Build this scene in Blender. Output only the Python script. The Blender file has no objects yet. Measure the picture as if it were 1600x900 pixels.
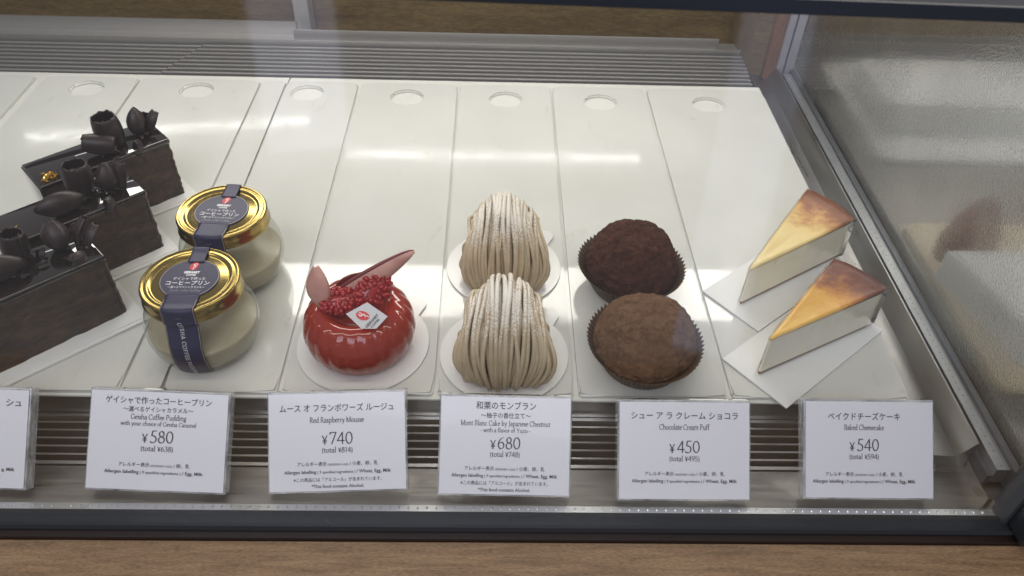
import bpy, bmesh, math, random
from mathutils import Vector, Matrix, noise
random.seed(7)
PI = math.pi
S = bpy.context.scene
C = S.collection

# ------------------------------------------------------------------ camera
cd = bpy.data.cameras.new('camera'); cam = bpy.data.objects.new('camera', cd); C.objects.link(cam)
R_ = Vector((0.9996, -0.0087, 0.0277)).normalized(); W_ = Vector((0.0252, 0.7326, -0.6802)).normalized()
U_ = (-(R_.cross(W_)) * -1).normalized(); R_ = W_.cross(U_).normalized()
cam.matrix_world = Matrix(((R_.x, U_.x, -W_.x, 0), (R_.y, U_.y, -W_.y, 0), (R_.z, U_.z, -W_.z, 0.3555), (0, 0, 0, 1)))
cd.sensor_width = 36; cd.lens = 1232.46 / 1600 * 36
cd.clip_start = 0.01; cd.clip_end = 50
cd.dof.use_dof = True; cd.dof.focus_distance = 0.47; cd.dof.aperture_fstop = 20.0
S.camera = cam

# ------------------------------------------------------------------ world and lamps
w = bpy.data.worlds.new('World'); S.world = w; w.use_nodes = True
wb = w.node_tree.nodes['Background']; wb.inputs[0].default_value = (0.84, 0.83, 0.86, 1); wb.inputs[1].default_value = 0.31

def area(name, loc, target, sx, sy, power, col):
    l = bpy.data.lights.new(name, 'AREA'); l.shape = 'RECTANGLE'; l.size = sx; l.size_y = sy; l.energy = power; l.color = col
    o = bpy.data.objects.new(name, l); C.objects.link(o); o.location = loc
    d = Vector(target) - Vector(loc); o.rotation_euler = d.to_track_quat('-Z', 'Y').to_euler(); return o
area('case_light_rear', (-0.04, 0.677, 0.28), (-0.04, 0.40, 0), 0.74, 0.060, 1.70, (1, 0.955, 0.87))
area('case_light_front', (-0.10, 0.27, 0.34), (-0.10, 0.42, 0), 0.8, 0.03, 0.60, (1, 0.92, 0.80))
area('shop_side_fill', (-0.3, -1.1, 1.7), (0, 0.35, 0), 1.6, 1.0, 21, (0.84, 0.86, 1.0))  # added soft lamp for the cool room light on the card fronts
area('ceiling_tube_left', (-1.70, 3.62, 1.9), (-1.2, 0.5, 0), 1.42, 0.034, 1.1, (1, 0.98, 0.95))
area('ceiling_tube_right', (0.0, 3.42, 1.9), (0.0, 0.5, 0), 1.50, 0.036, 1.15, (1, 0.98, 0.95))
area('neighbour_case_fill', (0.62, 0.66, 0.28), (0.5, 0.40, 0), 0.5, 0.04, 0.46, (1, 0.93, 0.82))  # unseen lamp added so the things beyond the wet pane are lit
area('glass_veil_lamp_left', (-0.52, -1.5, -0.62), (-0.2, .2165, .1), .22, .50, .40, (.72, .74, 1.0))  # unseen lamp panel added to mirror as a bluish veil in the front glass
area('glass_veil_lamp_right', (0.74, -1.5, -0.95), (0.25, .2165, .1), .20, 1.15, .62, (.62, .70, 1.0))  # second added panel, for the bluish veil on the right of the glass
S.view_settings.view_transform = 'Standard'; S.view_settings.look = 'None'; S.view_settings.exposure = 0; S.view_settings.gamma = 1
S.cycles.max_bounces = 10; S.cycles.transparent_max_bounces = 16; S.cycles.transmission_bounces = 8
S.cycles.sample_clamp_indirect = 4

# ------------------------------------------------------------------ helpers
def mat(name, col=(.5, .5, .5), rough=.5, metal=0, **kw):
    m = bpy.data.materials.new(name); m.use_nodes = True; nt = m.node_tree
    b = nt.nodes['Principled BSDF']; b.inputs['Base Color'].default_value = (*col, 1); b.inputs['Roughness'].default_value = rough
    b.inputs['Metallic'].default_value = metal
    for k, v in kw.items(): b.inputs[k.replace('_', ' ')].default_value = v
    m['b'] = 1
    return m
def N(m, t, **kw):
    n = m.node_tree.nodes.new(t)
    for k, v in kw.items(): setattr(n, k, v)
    return n
def L(m, a, b): m.node_tree.links.new(a, b)
def P(m): return m.node_tree.nodes['Principled BSDF']
def coords(m, scale=(1, 1, 1), kind='Object', rot=(0, 0, 0)):
    tc = N(m, 'ShaderNodeTexCoord'); mp = N(m, 'ShaderNodeMapping'); mp.inputs['Scale'].default_value = scale; mp.inputs['Rotation'].default_value = rot
    L(m, tc.outputs[kind], mp.inputs[0]); return mp.outputs[0]
def noise_tex(m, vec, scale, detail=4, rough=.5, dist=0):
    n = N(m, 'ShaderNodeTexNoise'); n.inputs['Scale'].default_value = scale; n.inputs['Detail'].default_value = detail
    n.inputs['Roughness'].default_value = rough; n.inputs['Distortion'].default_value = dist
    L(m, vec, n.inputs['Vector']); return n.outputs['Fac']
def ramp(m, fac, stops):
    r = N(m, 'ShaderNodeValToRGB'); el = r.color_ramp.elements
    while len(el) < len(stops): el.new(.5)
    for e, (p, c) in zip(el, stops): e.position = p; e.color = (*c, 1) if len(c) == 3 else c
    L(m, fac, r.inputs[0]); return r.outputs[0]
def bump(m, fac, strength=.3, dist=.001, b=None):
    n = N(m, 'ShaderNodeBump'); n.inputs['Strength'].default_value = strength; n.inputs['Distance'].default_value = dist
    L(m, fac, n.inputs['Height']); L(m, n.outputs[0], (b or P(m)).inputs['Normal']); return n

def obj(name, bm, m, parent=None, smooth=False, loc=(0, 0, 0)):
    me = bpy.data.meshes.new(name)
    bmesh.ops.recalc_face_normals(bm, faces=bm.faces[:])
    bm.to_mesh(me); bm.free()
    if smooth:
        for p in me.polygons: p.use_smooth = True
    for mm in (m if isinstance(m, (list, tuple)) else [m]): me.materials.append(mm)
    o = bpy.data.objects.new(name, me); C.objects.link(o); o.parent = parent; o.location = loc; return o
def tag(o, label, cat, group=None):
    o['label'] = label; o['category'] = cat
    if group: o['group'] = group
    return o
def thing(name, label, cat, loc=(0, 0, 0), rot=(0, 0, 0), group=None):
    o = bpy.data.objects.new(name, None); C.objects.link(o); o.location = loc; o.rotation_euler = rot; o.empty_display_size = .01
    return tag(o, label, cat, group)
def box(bm, x0, x1, y0, y1, z0, z1, bev=0, M=None):
    r = bmesh.ops.create_cube(bm, size=1)
    vs = r['verts']
    for v in vs: v.co = Vector(((x0 + x1) / 2 + v.co.x * (x1 - x0), (y0 + y1) / 2 + v.co.y * (y1 - y0), (z0 + z1) / 2 + v.co.z * (z1 - z0)))
    if bev:
        es = list({e for v in vs for e in v.link_edges})
        rr = bmesh.ops.bevel(bm, geom=es, offset=bev, segments=2, affect='EDGES', profile=.6)
        vs = list({v for f in rr['faces'] for v in f.verts} | {v for v in vs if v.is_valid})
    if M:
        for v in vs: v.co = M @ v.co
    return vs
def prism(bm, pts, z0, z1, bev=0):
    lo = [bm.verts.new((x, y, z0)) for x, y in pts]; hi = [bm.verts.new((x, y, z1)) for x, y in pts]
    n = len(pts); bm.faces.new(lo[::-1]); top = bm.faces.new(hi)
    for i in range(n): bm.faces.new((lo[i], lo[(i + 1) % n], hi[(i + 1) % n], hi[i]))
    if bev: bmesh.ops.bevel(bm, geom=list(top.edges), offset=bev, segments=2, affect='EDGES')
def extrude_x(bm, prof, x0, x1):     # profile in (y, z), swept along x
    a = [bm.verts.new((x0, y, z)) for y, z in prof]; b = [bm.verts.new((x1, y, z)) for y, z in prof]
    n = len(prof); bm.faces.new(a); bm.faces.new(b[::-1])
    for i in range(n): bm.faces.new((a[i], b[i], b[(i + 1) % n], a[(i + 1) % n]))
def lathe(bm, prof, n=64, mod=None, cx=0, cy=0):
    rings = []
    for r, z in prof:
        if r < 1e-6: rings.append([bm.verts.new((cx, cy, z))]); continue
        ring = []
        for i in range(n):
            a = 2 * PI * i / n; rr = r if not mod else mod(r, z, a)
            ring.append(bm.verts.new((cx + rr * math.cos(a), cy + rr * math.sin(a), z)))
        rings.append(ring)
    for A, B in zip(rings, rings[1:]):
        for i in range(n):
            j = (i + 1) % n
            if len(A) == 1 and len(B) == 1: continue
            if len(A) == 1: bm.faces.new((A[0], B[i], B[j]))
            elif len(B) == 1: bm.faces.new((A[i], A[j], B[0]))
            else: bm.faces.new((A[i], A[j], B[j], B[i]))
    return rings
def crom(P_, t):
    n = len(P_) - 1; i = min(int(t * n), n - 1); f = t * n - i
    p1, p2 = P_[i], P_[i + 1]; p0 = P_[i - 1] if i else p1 * 2 - p2; p3 = P_[i + 2] if i + 2 <= n else p2 * 2 - p1
    return .5 * ((2 * p1) + (p2 - p0) * f + (2 * p0 - 5 * p1 + 4 * p2 - p3) * f * f + (3 * p1 - p0 - 3 * p2 + p3) * f ** 3)
def tube(bm, pts, rad, sides=8, cap=True):
    pts = [Vector(p) for p in pts]; n = len(pts); rings = []
    t0 = (pts[1] - pts[0]).normalized(); up = Vector((0, 0, 1)) if abs(t0.z) < .9 else Vector((1, 0, 0))
    nrm = (up - t0 * up.dot(t0)).normalized()
    for i, p in enumerate(pts):
        t = (pts[min(i + 1, n - 1)] - pts[max(i - 1, 0)]).normalized()
        nrm = (nrm - t * nrm.dot(t)).normalized(); bi = t.cross(nrm)
        r = rad(i / (n - 1)) if callable(rad) else rad
        rings.append([bm.verts.new(p + (nrm * math.cos(2 * PI * k / sides) + bi * math.sin(2 * PI * k / sides)) * r) for k in range(sides)])
    for A, B in zip(rings, rings[1:]):
        for k in range(sides): bm.faces.new((A[k], A[(k + 1) % sides], B[(k + 1) % sides], B[k]))
    if cap: bm.faces.new(rings[0][::-1]); bm.faces.new(rings[-1])
def sheet(bm, grid, th):           # grid of Vectors -> solid sheet of thickness th
    nu, nv = len(grid), len(grid[0])
    nrm = [[None] * nv for _ in range(nu)]
    for i in range(nu):
        for j in range(nv):
            du = grid[min(i + 1, nu - 1)][j] - grid[max(i - 1, 0)][j]; dv = grid[i][min(j + 1, nv - 1)] - grid[i][max(j - 1, 0)]
            c = du.cross(dv); nrm[i][j] = c.normalized() if c.length > 1e-12 else Vector((0, 0, 1))
    a = [[bm.verts.new(grid[i][j] + nrm[i][j] * th / 2) for j in range(nv)] for i in range(nu)]
    b = [[bm.verts.new(grid[i][j] - nrm[i][j] * th / 2) for j in range(nv)] for i in range(nu)]
    for i in range(nu - 1):
        for j in range(nv - 1):
            bm.faces.new((a[i][j], a[i + 1][j], a[i + 1][j + 1], a[i][j + 1])); bm.faces.new((b[i][j], b[i][j + 1], b[i + 1][j + 1], b[i + 1][j]))
    for i in range(nu - 1):
        for j in (0, nv - 1): bm.faces.new((a[i][j], b[i][j], b[i + 1][j], a[i + 1][j]))
    for j in range(nv - 1):
        for i in (0, nu - 1): bm.faces.new((a[i][j], a[i][j + 1], b[i][j + 1], b[i][j]))

# ------------------------------------------------------------------ lettering
FC = bpy.data.curves.new('type', 'FONT'); FO = bpy.data.objects.new('type', FC); C.objects.link(FO)
def type_polys(text, size, align='C', spacing=1.0, bold=0.0, shear=0.0):
    """2-D polygons of a line in the built-in typeface, baseline at y = 0"""
    FC.body = text; FC.size = 1; FC.space_character = spacing; FC.offset = bold; FC.shear = shear; FC.resolution_u = 2
    dg = bpy.context.evaluated_depsgraph_get(); dg.update()
    me = bpy.data.meshes.new_from_object(FO.evaluated_get(dg))
    vs = [(v.co.x * size, v.co.y * size) for v in me.vertices]; fs = [tuple(p.vertices) for p in me.polygons]
    bpy.data.meshes.remove(me)
    return place(vs, fs, align)
def place(vs, fs, align):
    if vs:
        x0 = min(v[0] for v in vs); x1 = max(v[0] for v in vs)
        dx = -(x0 + x1) / 2 if align == 'C' else (-x0 if align == 'L' else -x1)
        vs = [(x + dx, y) for x, y in vs]
    return vs, fs
# a book face drawn with a broad pen: l = straight stroke, c = curved stroke, s = serif (x, y, half width)
def arc(cx, cy, rx, ry, a0, a1, n=10): return [(cx + rx * math.cos(math.radians(a0 + (a1 - a0) * i / n)), cy + ry * math.sin(math.radians(a0 + (a1 - a0) * i / n))) for i in range(n + 1)]
def _g():
    l = lambda *p: ('l', list(p)); s = lambda x, y, h=.07: ('s', [(x - h, y), (x + h, y)]); a = lambda *q: ('l', arc(*q))
    X = .42; K = .66; A = .72; D = -.24
    stem = lambda x, y0, y1: [l((x, y0), (x, y1)), s(x, y0)]
    arch = lambda x0, x1: [a((x0 + x1) / 2, X - .12, (x1 - x0) / 2, .12, 170, 0), l((x1, X - .12), (x1, 0)), s(x1, 0)]
    bowl = lambda cx, cy, rx, ry: a(cx, cy, rx, ry, 0, 360, )
    g = {}
    g['a'] = (.42, [a(.19, .30, .12, .12, 160, 0), l((.31, .30), (.31, .06), (.39, 0)), a(.18, .12, .13, .12, 75, 285), l((.21, .005), (.31, .08))])
    g['b'] = (.50, [l((.10, 0), (.10, A), (.04, A - .03)), a(.24, .21, .16, .205, 140, -140)])
    g['c'] = (.42, [a(.23, .21, .17, .205, 40, 320)])
    g['d'] = (.52, [l((.40, A), (.40, .03), (.48, .02)), l((.40, A), (.33, A - .03)), a(.24, .21, .17, .205, 40, 320)])
    g['e'] = (.42, [a(.22, .21, .16, .205, 10, 320), l((.07, .24), (.38, .27))])
    g['f'] = (.32, stem(.13, 0, A - .12) + [a(.25, A - .12, .12, .11, 180, 50), l((.03, X - .01), (.27, X - .01))])
    g['g'] = (.46, [a(.21, .27, .14, .145, 0, 360), l((.12, .14), (.10, .06), (.32, .02)), a(.21, -.10, .16, .11, 60, 420), l((.33, .38), (.44, .40))])
    g['h'] = (.54, stem(.11, 0, A) + [l((.11, A), (.04, A - .03))] + arch(.11, .42))
    g['i'] = (.25, stem(.13, 0, X) + [l((.13, X), (.06, X - .03)), l((.12, .60), (.14, .61))])
    g['j'] = g['i']
    g['k'] = (.52, stem(.11, 0, A) + [l((.11, A), (.04, A - .03)), l((.12, .18), (.36, X)), l((.20, .24), (.42, 0)), s(.44, 0, .06), s(.38, X, .06)])
    g['l'] = (.25, stem(.12, 0, A) + [l((.12, A), (.05, A - .03))])
    g['m'] = (.82, stem(.12, 0, X) + [l((.12, X), (.05, X - .03))] + arch(.12, .41) + arch(.41, .70))
    g['n'] = (.54, stem(.12, 0, X) + [l((.12, X), (.05, X - .03))] + arch(.12, .42))
    g['o'] = (.48, [a(.24, .21, .18, .205, 0, 360)])
    g['p'] = (.52, stem(.12, D, X) + [l((.12, X), (.05, X - .03)), a(.27, .21, .17, .205, 140, -140)])
    g['r'] = (.36, stem(.12, 0, X) + [l((.12, X), (.05, X - .03)), l((.12, .30), (.22, .41), (.31, .40))])
    g['s'] = (.35, [('c', [(.28, .34), (.19, .41), (.09, .33), (.17, .22), (.28, .12), (.19, .005), (.06, .08)])])
    g['t'] = (.31, [l((.13, .54), (.13, .07), (.20, .01), (.29, .04)), l((.03, X - .02), (.28, X - .02))])
    g['u'] = (.54, [l((.11, X), (.11, .12)), a(.26, .12, .15, .12, 180, 360), l((.41, X), (.41, .02), (.50, .02)), s(.08, X, .05), s(.38, X, .05)])
    g['v'] = (.46, [l((.06, X), (.23, 0)), l((.23, 0), (.39, X)), s(.07, X, .06), s(.38, X, .06)])
    g['w'] = (.70, [l((.05, X), (.20, 0)), l((.20, 0), (.33, X)), l((.33, X), (.49, 0)), l((.49, 0), (.63, X)), s(.06, X, .06), s(.62, X, .06)])
    g['y'] = (.46, [l((.06, X), (.24, 0)), l((.40, X), (.20, -.12), (.08, D)), s(.07, X, .06), s(.39, X, .06)])
    g['z'] = (.42, [l((.06, X), (.35, X), (.06, 0), (.37, 0))])
    g['A'] = (.68, [l((.10, 0), (.33, K)), l((.33, K), (.57, 0)), l((.18, .22), (.48, .22)), s(.09, 0), s(.58, 0)])
    g['B'] = (.60, stem(.13, 0, K) + [s(.12, K), l((.13, K), (.30, K)), a(.30, .50, .16, .15, 90, -90), a(.30, .18, .20, .175, 90, -90), l((.13, 0), (.30, 0))])
    g['C'] = (.66, [a(.36, .33, .29, .335, 42, 318), l((.575, .62), (.575, .50))])
    g['D'] = (.74, stem(.13, 0, K) + [s(.12, K), l((.13, K), (.30, K)), a(.30, .33, .34, .33, 90, -90), l((.13, 0), (.30, 0))])
    g['E'] = (.56, stem(.13, 0, K) + [l((.13, K), (.48, K), (.48, .56)), l((.13, .35), (.40, .35)), l((.13, 0), (.50, 0), (.51, .11))])
    g['F'] = (.54, stem(.13, 0, K) + [l((.13, K), (.48, K), (.48, .56)), l((.13, .34), (.40, .34))])
    g['G'] = (.72, [a(.36, .33, .29, .335, 45, 335), l((.60, .07), (.60, .28)), s(.60, .28), l((.57, .62), (.57, .50))])
    g['H'] = (.74, stem(.13, 0, K) + stem(.60, 0, K) + [s(.13, K), s(.60, K), l((.13, .34), (.60, .34))])
    g['I'] = (.34, stem(.17, 0, K) + [s(.17, K)])
    g['J'] = (.34, [l((.19, K), (.19, 0), (.13, -.12), (.02, -.17)), s(.18, K)])
    g['M'] = (.84, stem(.13, 0, K) + [l((.13, K), (.41, .02)), l((.41, .02), (.70, K))] + stem(.71, 0, K) + [s(.10, K), s(.73, K)])
    g['N'] = (.74, stem(.13, 0, K) + [l((.13, K), (.60, 0), (.60, K)), s(.10, K), s(.60, K)])
    g['O'] = (.74, [a(.37, .33, .31, .335, 0, 360)])
    g['P'] = (.56, stem(.13, 0, K) + [s(.12, K), l((.13, K), (.28, K)), a(.28, .48, .20, .18, 90, -110)])
    g['R'] = (.62, stem(.13, 0, K) + [s(.12, K), l((.13, K), (.28, K)), a(.28, .49, .18, .17, 90, -110), l((.27, .33), (.54, 0)), s(.57, 0, .05)])
    g['S'] = (.50, [('c', [(.40, .53), (.26, .66), (.11, .55), (.17, .40), (.36, .27), (.41, .12), (.26, 0), (.09, .12)])])
    g['U'] = (.72, [l((.13, K), (.13, .22)), a(.36, .22, .23, .22, 180, 360), l((.59, .22), (.59, K)), s(.13, K), s(.59, K)])
    g['Y'] = (.60, stem(.30, 0, .30) + [l((.30, .30), (.09, K)), l((.30, .30), (.52, K)), s(.09, K), s(.52, K)])
    g['0'] = (.50, [a(.25, .33, .19, .33, 0, 360)])
    g['1'] = (.36, stem(.19, 0, K) + [l((.19, K), (.10, .60))])
    g['3'] = (.46, [a(.20, .49, .15, .17, 150, -80), a(.19, .17, .19, .18, 85, -140)])
    g['4'] = (.50, [l((.35, 0), (.35, K)), l((.35, K), (.04, .18), (.47, .18))])
    g['5'] = (.46, [l((.39, K), (.15, K), (.11, .38)), a(.18, .19, .20, .20, 110, -140)])
    g['6'] = (.50, [('c', [(.40, K), (.20, .55), (.08, .32), (.10, .10), (.25, -.005), (.40, .10), (.41, .27), (.27, .39), (.10, .28)])])
    g['7'] = (.46, [l((.06, .54), (.06, K - .01), (.42, K - .01)), l((.42, K - .01), (.15, 0))])
    g['8'] = (.48, [a(.24, .50, .14, .155, 0, 360), a(.24, .17, .18, .175, 0, 360)])
    g['9'] = (.50, [('c', [(.10, 0), (.30, .11), (.42, .34), (.40, .56), (.25, .665), (.10, .56), (.09, .39), (.23, .27), (.40, .38)])])
    g['¥'] = (.46, stem(.23, 0, .28) + [l((.23, .28), (.06, .58)), l((.23, .28), (.40, .58)), s(.06, .58, .05), s(.40, .58, .05), l((.09, .25), (.37, .25)), l((.09, .15), (.37, .15))])
    g['('] = (.26, [a(.28, .25, .18, .42, 125, 235)]); g[')'] = (.26, [a(-.02, .25, .18, .42, 55, -55)])
    g['—'] = (.62, [('s', [(.0, .22), (.62, .22)])]); g['|'] = (.30, [('s', [(.15, -.1), (.15, .8)])]); g[' '] = (.24, [])
    return g
GL = _g()
def hull(pts):
    pts = sorted(set((round(x, 6), round(y, 6)) for x, y in pts))
    def half(ps):
        h = []
        for p in ps:
            while len(h) > 1 and (h[-1][0] - h[-2][0]) * (p[1] - h[-2][1]) - (h[-1][1] - h[-2][1]) * (p[0] - h[-2][0]) <= 0: h.pop()
            h.append(p)
        return h
    a = half(pts); b = half(pts[::-1]); return a[:-1] + b[:-1]
def pen_polys(text, size, align='C', track=0.0, weight=1.0):
    vs, fs = [], []; x = 0; ca, sa = math.cos(math.radians(22)), math.sin(math.radians(22))
    wn, tn = .042 * weight, .017 * weight
    nib = [(wn * ca - tn * sa * i, wn * sa + tn * ca * i) for i in (1, -1)] + [(-wn * ca - tn * sa * i, -wn * sa + tn * ca * i) for i in (1, -1)]
    ser = [(a, b) for a in (-.012 * weight, .012 * weight) for b in (-.016 * weight, .016 * weight)]
    for ch in text:
        adv, strokes = GL[ch]
        for kind, pts in strokes:
            if kind == 'c': Q = [Vector(p) for p in pts]; pts = [tuple(crom(Q, i / 18)) for i in range(19)]
            nb = ser if kind == 's' else nib
            for p, q in zip(pts, pts[1:]):
                h = hull([(p[0] + a, p[1] + b) for a, b in nb] + [(q[0] + a, q[1] + b) for a, b in nb])
                k = len(vs); vs += [((x + a) * size, b * size) for a, b in h]; fs.append(tuple(range(k, k + len(h))))
        x += adv + track
    return place(vs, fs, align)
def fitw(polys, width):
    vs, fs = polys; x0 = min(v[0] for v in vs); x1 = max(v[0] for v in vs); k = width / (x1 - x0); c = (x0 + x1) / 2
    return [((x - c) * k, y) for x, y in vs], fs
def put(bm, polys, fn, mi=0):
    vs, fs = polys; bv = [bm.verts.new(fn(x, y)) for x, y in vs]
    for f in fs:
        try: bm.faces.new([bv[i] for i in f]).material_index = mi
        except ValueError: pass
def fix_up(me, d):      # turn every letter face towards d
    bm = bmesh.new(); bm.from_mesh(me)
    fl = [f for f in bm.faces if f.normal.dot(d) < 0]
    bmesh.ops.reverse_faces(bm, faces=fl); bm.to_mesh(me); bm.free()

# ------------------------------------------------------------------ materials
def tray_mat(name='white_melamine', k=.97):
    m = mat(name, (.62, .62, .575), .1); v = coords(m, (1, 1, 1), 'Object')
    f = noise_tex(m, v, 9, 5, .6); L(m, ramp(m, f, [(.3, (.58 * k, .575 * k, .53 * k)), (.7, (.65 * k, .645 * k, .60 * k))]), P(m).inputs['Base Color'])
    sc_ = noise_tex(m, coords(m, (1, .45, 1), rot=(0, 0, .5)), 48, 9, .75, .6); mk = ramp(m, sc_, [(.60, (1, 1, 1)), (.70, (.86, .85, .82))])
    bc = P(m).inputs['Base Color'].links[0].from_socket; ml = N(m, 'ShaderNodeMix', data_type='RGBA', blend_type='MULTIPLY'); ml.inputs[0].default_value = 1; L(m, bc, ml.inputs[6]); L(m, mk, ml.inputs[7]); L(m, ml.outputs[2], P(m).inputs['Base Color'])
    f2 = noise_tex(m, v, 60, 6, .7); L(m, ramp(m, f2, [(.45, (.045,) * 3), (.85, (.16,) * 3)]), P(m).inputs['Roughness'])
    bump(m, noise_tex(m, v, 12, 2), .015, .001); return m
def steel_mat(name, col, rough, stretch, bs=.15):
    m = mat(name, col, rough, 1); v = coords(m, stretch, 'Object')
    f = noise_tex(m, v, 40, 5, .6)
    L(m, ramp(m, f, [(.3, tuple(c * .9 for c in col)), (.7, tuple(min(1, c * 1.07) for c in col))]), P(m).inputs['Base Color'])
    L(m, ramp(m, f, [(.3, (rough * .8,) * 3), (.7, (rough * 1.3,) * 3)]), P(m).inputs['Roughness']); bump(m, f, bs, .0003); return m
def wood_mat(name, dark, light, sc=(1, 14, 14), rough=.4):
    m = mat(name, light, rough); v = coords(m, sc, 'Object')
    f = noise_tex(m, v, 9, 8, .65, .6); g = noise_tex(m, coords(m, (sc[0] * 9, sc[1] * 5, sc[2] * 5)), 14, 4, .7)
    mx = N(m, 'ShaderNodeMix', data_type='FLOAT'); mx.inputs[0].default_value = .55; L(m, f, mx.inputs[2]); L(m, g, mx.inputs[3])
    L(m, ramp(m, mx.outputs[0], [(.36, dark), (.5, tuple((a + b) / 2 for a, b in zip(dark, light))), (.62, light)]), P(m).inputs['Base Color'])
    bump(m, mx.outputs[0], .25, .0004); return m
def pane_mat(name, tint=(.97, .985, .98), rough=.0, refl=1.0):
    m = bpy.data.materials.new(name); m.use_nodes = True; nt = m.node_tree; nt.nodes.remove(nt.nodes['Principled BSDF'])
    t = N(m, 'ShaderNodeBsdfTransparent'); t.inputs[0].default_value = (*tint, 1); g = N(m, 'ShaderNodeBsdfGlossy'); g.inputs['Roughness'].default_value = rough
    ge = N(m, 'ShaderNodeNewGeometry'); dt = N(m, 'ShaderNodeVectorMath', operation='DOT_PRODUCT'); L(m, ge.outputs['Incoming'], dt.inputs[0]); L(m, ge.outputs['Normal'], dt.inputs[1])
    ab = N(m, 'ShaderNodeMath', operation='ABSOLUTE'); L(m, dt.outputs['Value'], ab.inputs[0]); om = N(m, 'ShaderNodeMath', operation='SUBTRACT'); om.inputs[0].default_value = 1; L(m, ab.outputs[0], om.inputs[1])
    pw = N(m, 'ShaderNodeMath', operation='POWER'); L(m, om.outputs[0], pw.inputs[0]); pw.inputs[1].default_value = 5
    fr = N(m, 'ShaderNodeMath', operation='MULTIPLY_ADD'); L(m, pw.outputs[0], fr.inputs[0]); fr.inputs[1].default_value = .96; fr.inputs[2].default_value = .04
    mu = N(m, 'ShaderNodeMath', operation='MULTIPLY'); mu.inputs[1].default_value = refl; mu.use_clamp = True
    mx = N(m, 'ShaderNodeMixShader'); L(m, fr.outputs[0], mu.inputs[0]); L(m, mu.outputs[0], mx.inputs[0]); L(m, t.outputs[0], mx.inputs[1]); L(m, g.outputs[0], mx.inputs[2])
    L(m, mx.outputs[0], nt.nodes['Material Output'].inputs[0]); return m, g
TRAY = tray_mat(); TRAYBASE = tray_mat('white_base_melamine', 1.10)
STEEL = steel_mat('brushed_steel', (.40, .385, .36), .34, (.6, 12, 12), .04)
STEELY = steel_mat('brushed_steel_side', (.38, .375, .37), .32, (3, .3, 3), .0)
SLAT = mat('slat_edge_steel', (.78, .76, .72), .35, 1)
DARKGAP = mat('duct_brown', (.10, .082, .066), .6)
REARSLAT = mat('rear_slat_grey', (.46, .445, .425), .38, .7)
GASKET = mat('anodised_dark_rail', (.040, .044, .050), .30, .5)
RAILTOP = mat('blue_black_rail', (.018, .022, .034), .3, .3)
BROWN = mat('dark_brown_trim', (.022, .012, .009), .35)
WOOD = wood_mat('counter_oak', (.115, .062, .030), (.34, .215, .115), (3, 34, 34), .45)
REARWOOD = wood_mat('rear_panel_wood', (.075, .046, .017), (.18, .122, .046), (1, 8, 8), .5)
ORANGE = wood_mat('side_post_wood', (.10, .045, .018), (.22, .105, .042), (8, 8, 1), .5)
GLASS, _ = pane_mat('front_glass', (.975, .985, .985), .045)
PAPER = mat('white_card', (.70, .70, .68), .42)
bump(PAPER, noise_tex(PAPER, coords(PAPER), 220, 3), .05, .0003)
PLATE = mat('glossy_white_board', (.72, .71, .68), .18)
INK = mat('black_ink', (.045, .043, .05), .55)
WHITEINK = mat('white_ink', (.80, .79, .80), .5)
SILVERINK = mat('silver_ink', (.34, .34, .38), .4)
REDINK = mat('red_ink', (.55, .03, .035), .45)

# ------------------------------------------------------------------ the display case
X0, X1 = -0.62, 0.272
case = thing('display_case', 'glass fronted refrigerated pastry case with steel ledges and slatted vents', 'display case', (0, .22, -.023))
def cp(name, bm, m, smooth=False, parent=None):
    o = obj(name, bm, m, parent or case, smooth)
    if parent is None:
        for v in o.data.vertices: v.co -= case.location
    return o
bm = bmesh.new()                                        # floor of the case, the well under the boards
extrude_x(bm, [(.2935, -.0235), (.2935, -.0045), (.668, -.0045), (.668, -.040), (.300, -.040)], X0, .2482); cp('tray_support', bm, STEEL)
bm = bmesh.new(); extrude_x(bm, [(.2304, -.0225), (.2565, -.0225), (.2565, -.060), (.2304, -.060)], X0, .2745); cp('front_ledge', bm, STEEL)
bm = bmesh.new(); extrude_x(bm, [(.2565, -.034), (.2925, -.034), (.2925, -.06), (.2565, -.06)], X0, .262); cp('vent_duct', bm, DARKGAP)
bm = bmesh.new()
for k in range(7):
    y = .2587 + k * .00555; h = .0011 if k in (0, 6) else .00062
    box(bm, X0, .2560 - (y - .2587) * .12, y - h, y + h, -.0295, -.0222)
g = cp('vent_grille', bm, SLAT); g['label'] = 'front vent grille with thin bright slats over brown gaps'
bm = bmesh.new()                                        # steel to the right of the front vent
prism(bm, [(.2565, .2566), (.2745, .2566), (.2745, .29), (.2490, .2934), (.2520, .275)], -.031, -.0212); cp('vent_end_plate', bm, STEEL)
bm = bmesh.new(); extrude_x(bm, [(.2246, -.0225), (.2246, -.0156), (.2250, -.015), (.2296, -.0166), (.2303, -.0180), (.2303, -.0225)], X0, .2722)
for k in range(182):
    x = X0 + .004 + k * .0049
    if x > .270: break
    r = bmesh.ops.create_icosphere(bm, subdivisions=1, radius=.00095)
    for v in r['verts']: v.co = Vector((x + v.co.x * .8, .2272 + v.co.y * 1.1, -.0158 + v.co.z * 1.1))
cp('studded_strip', bm, mat('studded_steel', (.66, .67, .68), .33, .85))
bm = bmesh.new(); extrude_x(bm, [(.2137, -.0225), (.2137, -.0155), (.2148, -.0135), (.2240, -.0135), (.2245, -.0145), (.2245, -.0225)], X0, .62); cp('lower_rail', bm, GASKET)
bm = bmesh.new(); extrude_x(bm, [(.2092, -.0225), (.2092, -.0185), (.2100, -.0165), (.2136, -.0165), (.2136, -.0225)], X0, .62); cp('trim_strip', bm, BROWN)
bm = bmesh.new(); box(bm, X0, X1 + .002, .2165, .2205, -.0134, .2633); gl = cp('front_glass', bm, GLASS)
for v in gl.data.vertices:
    if v.co.z > .2: v.co.z -= .0148 * (v.co.x - .05)
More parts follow.
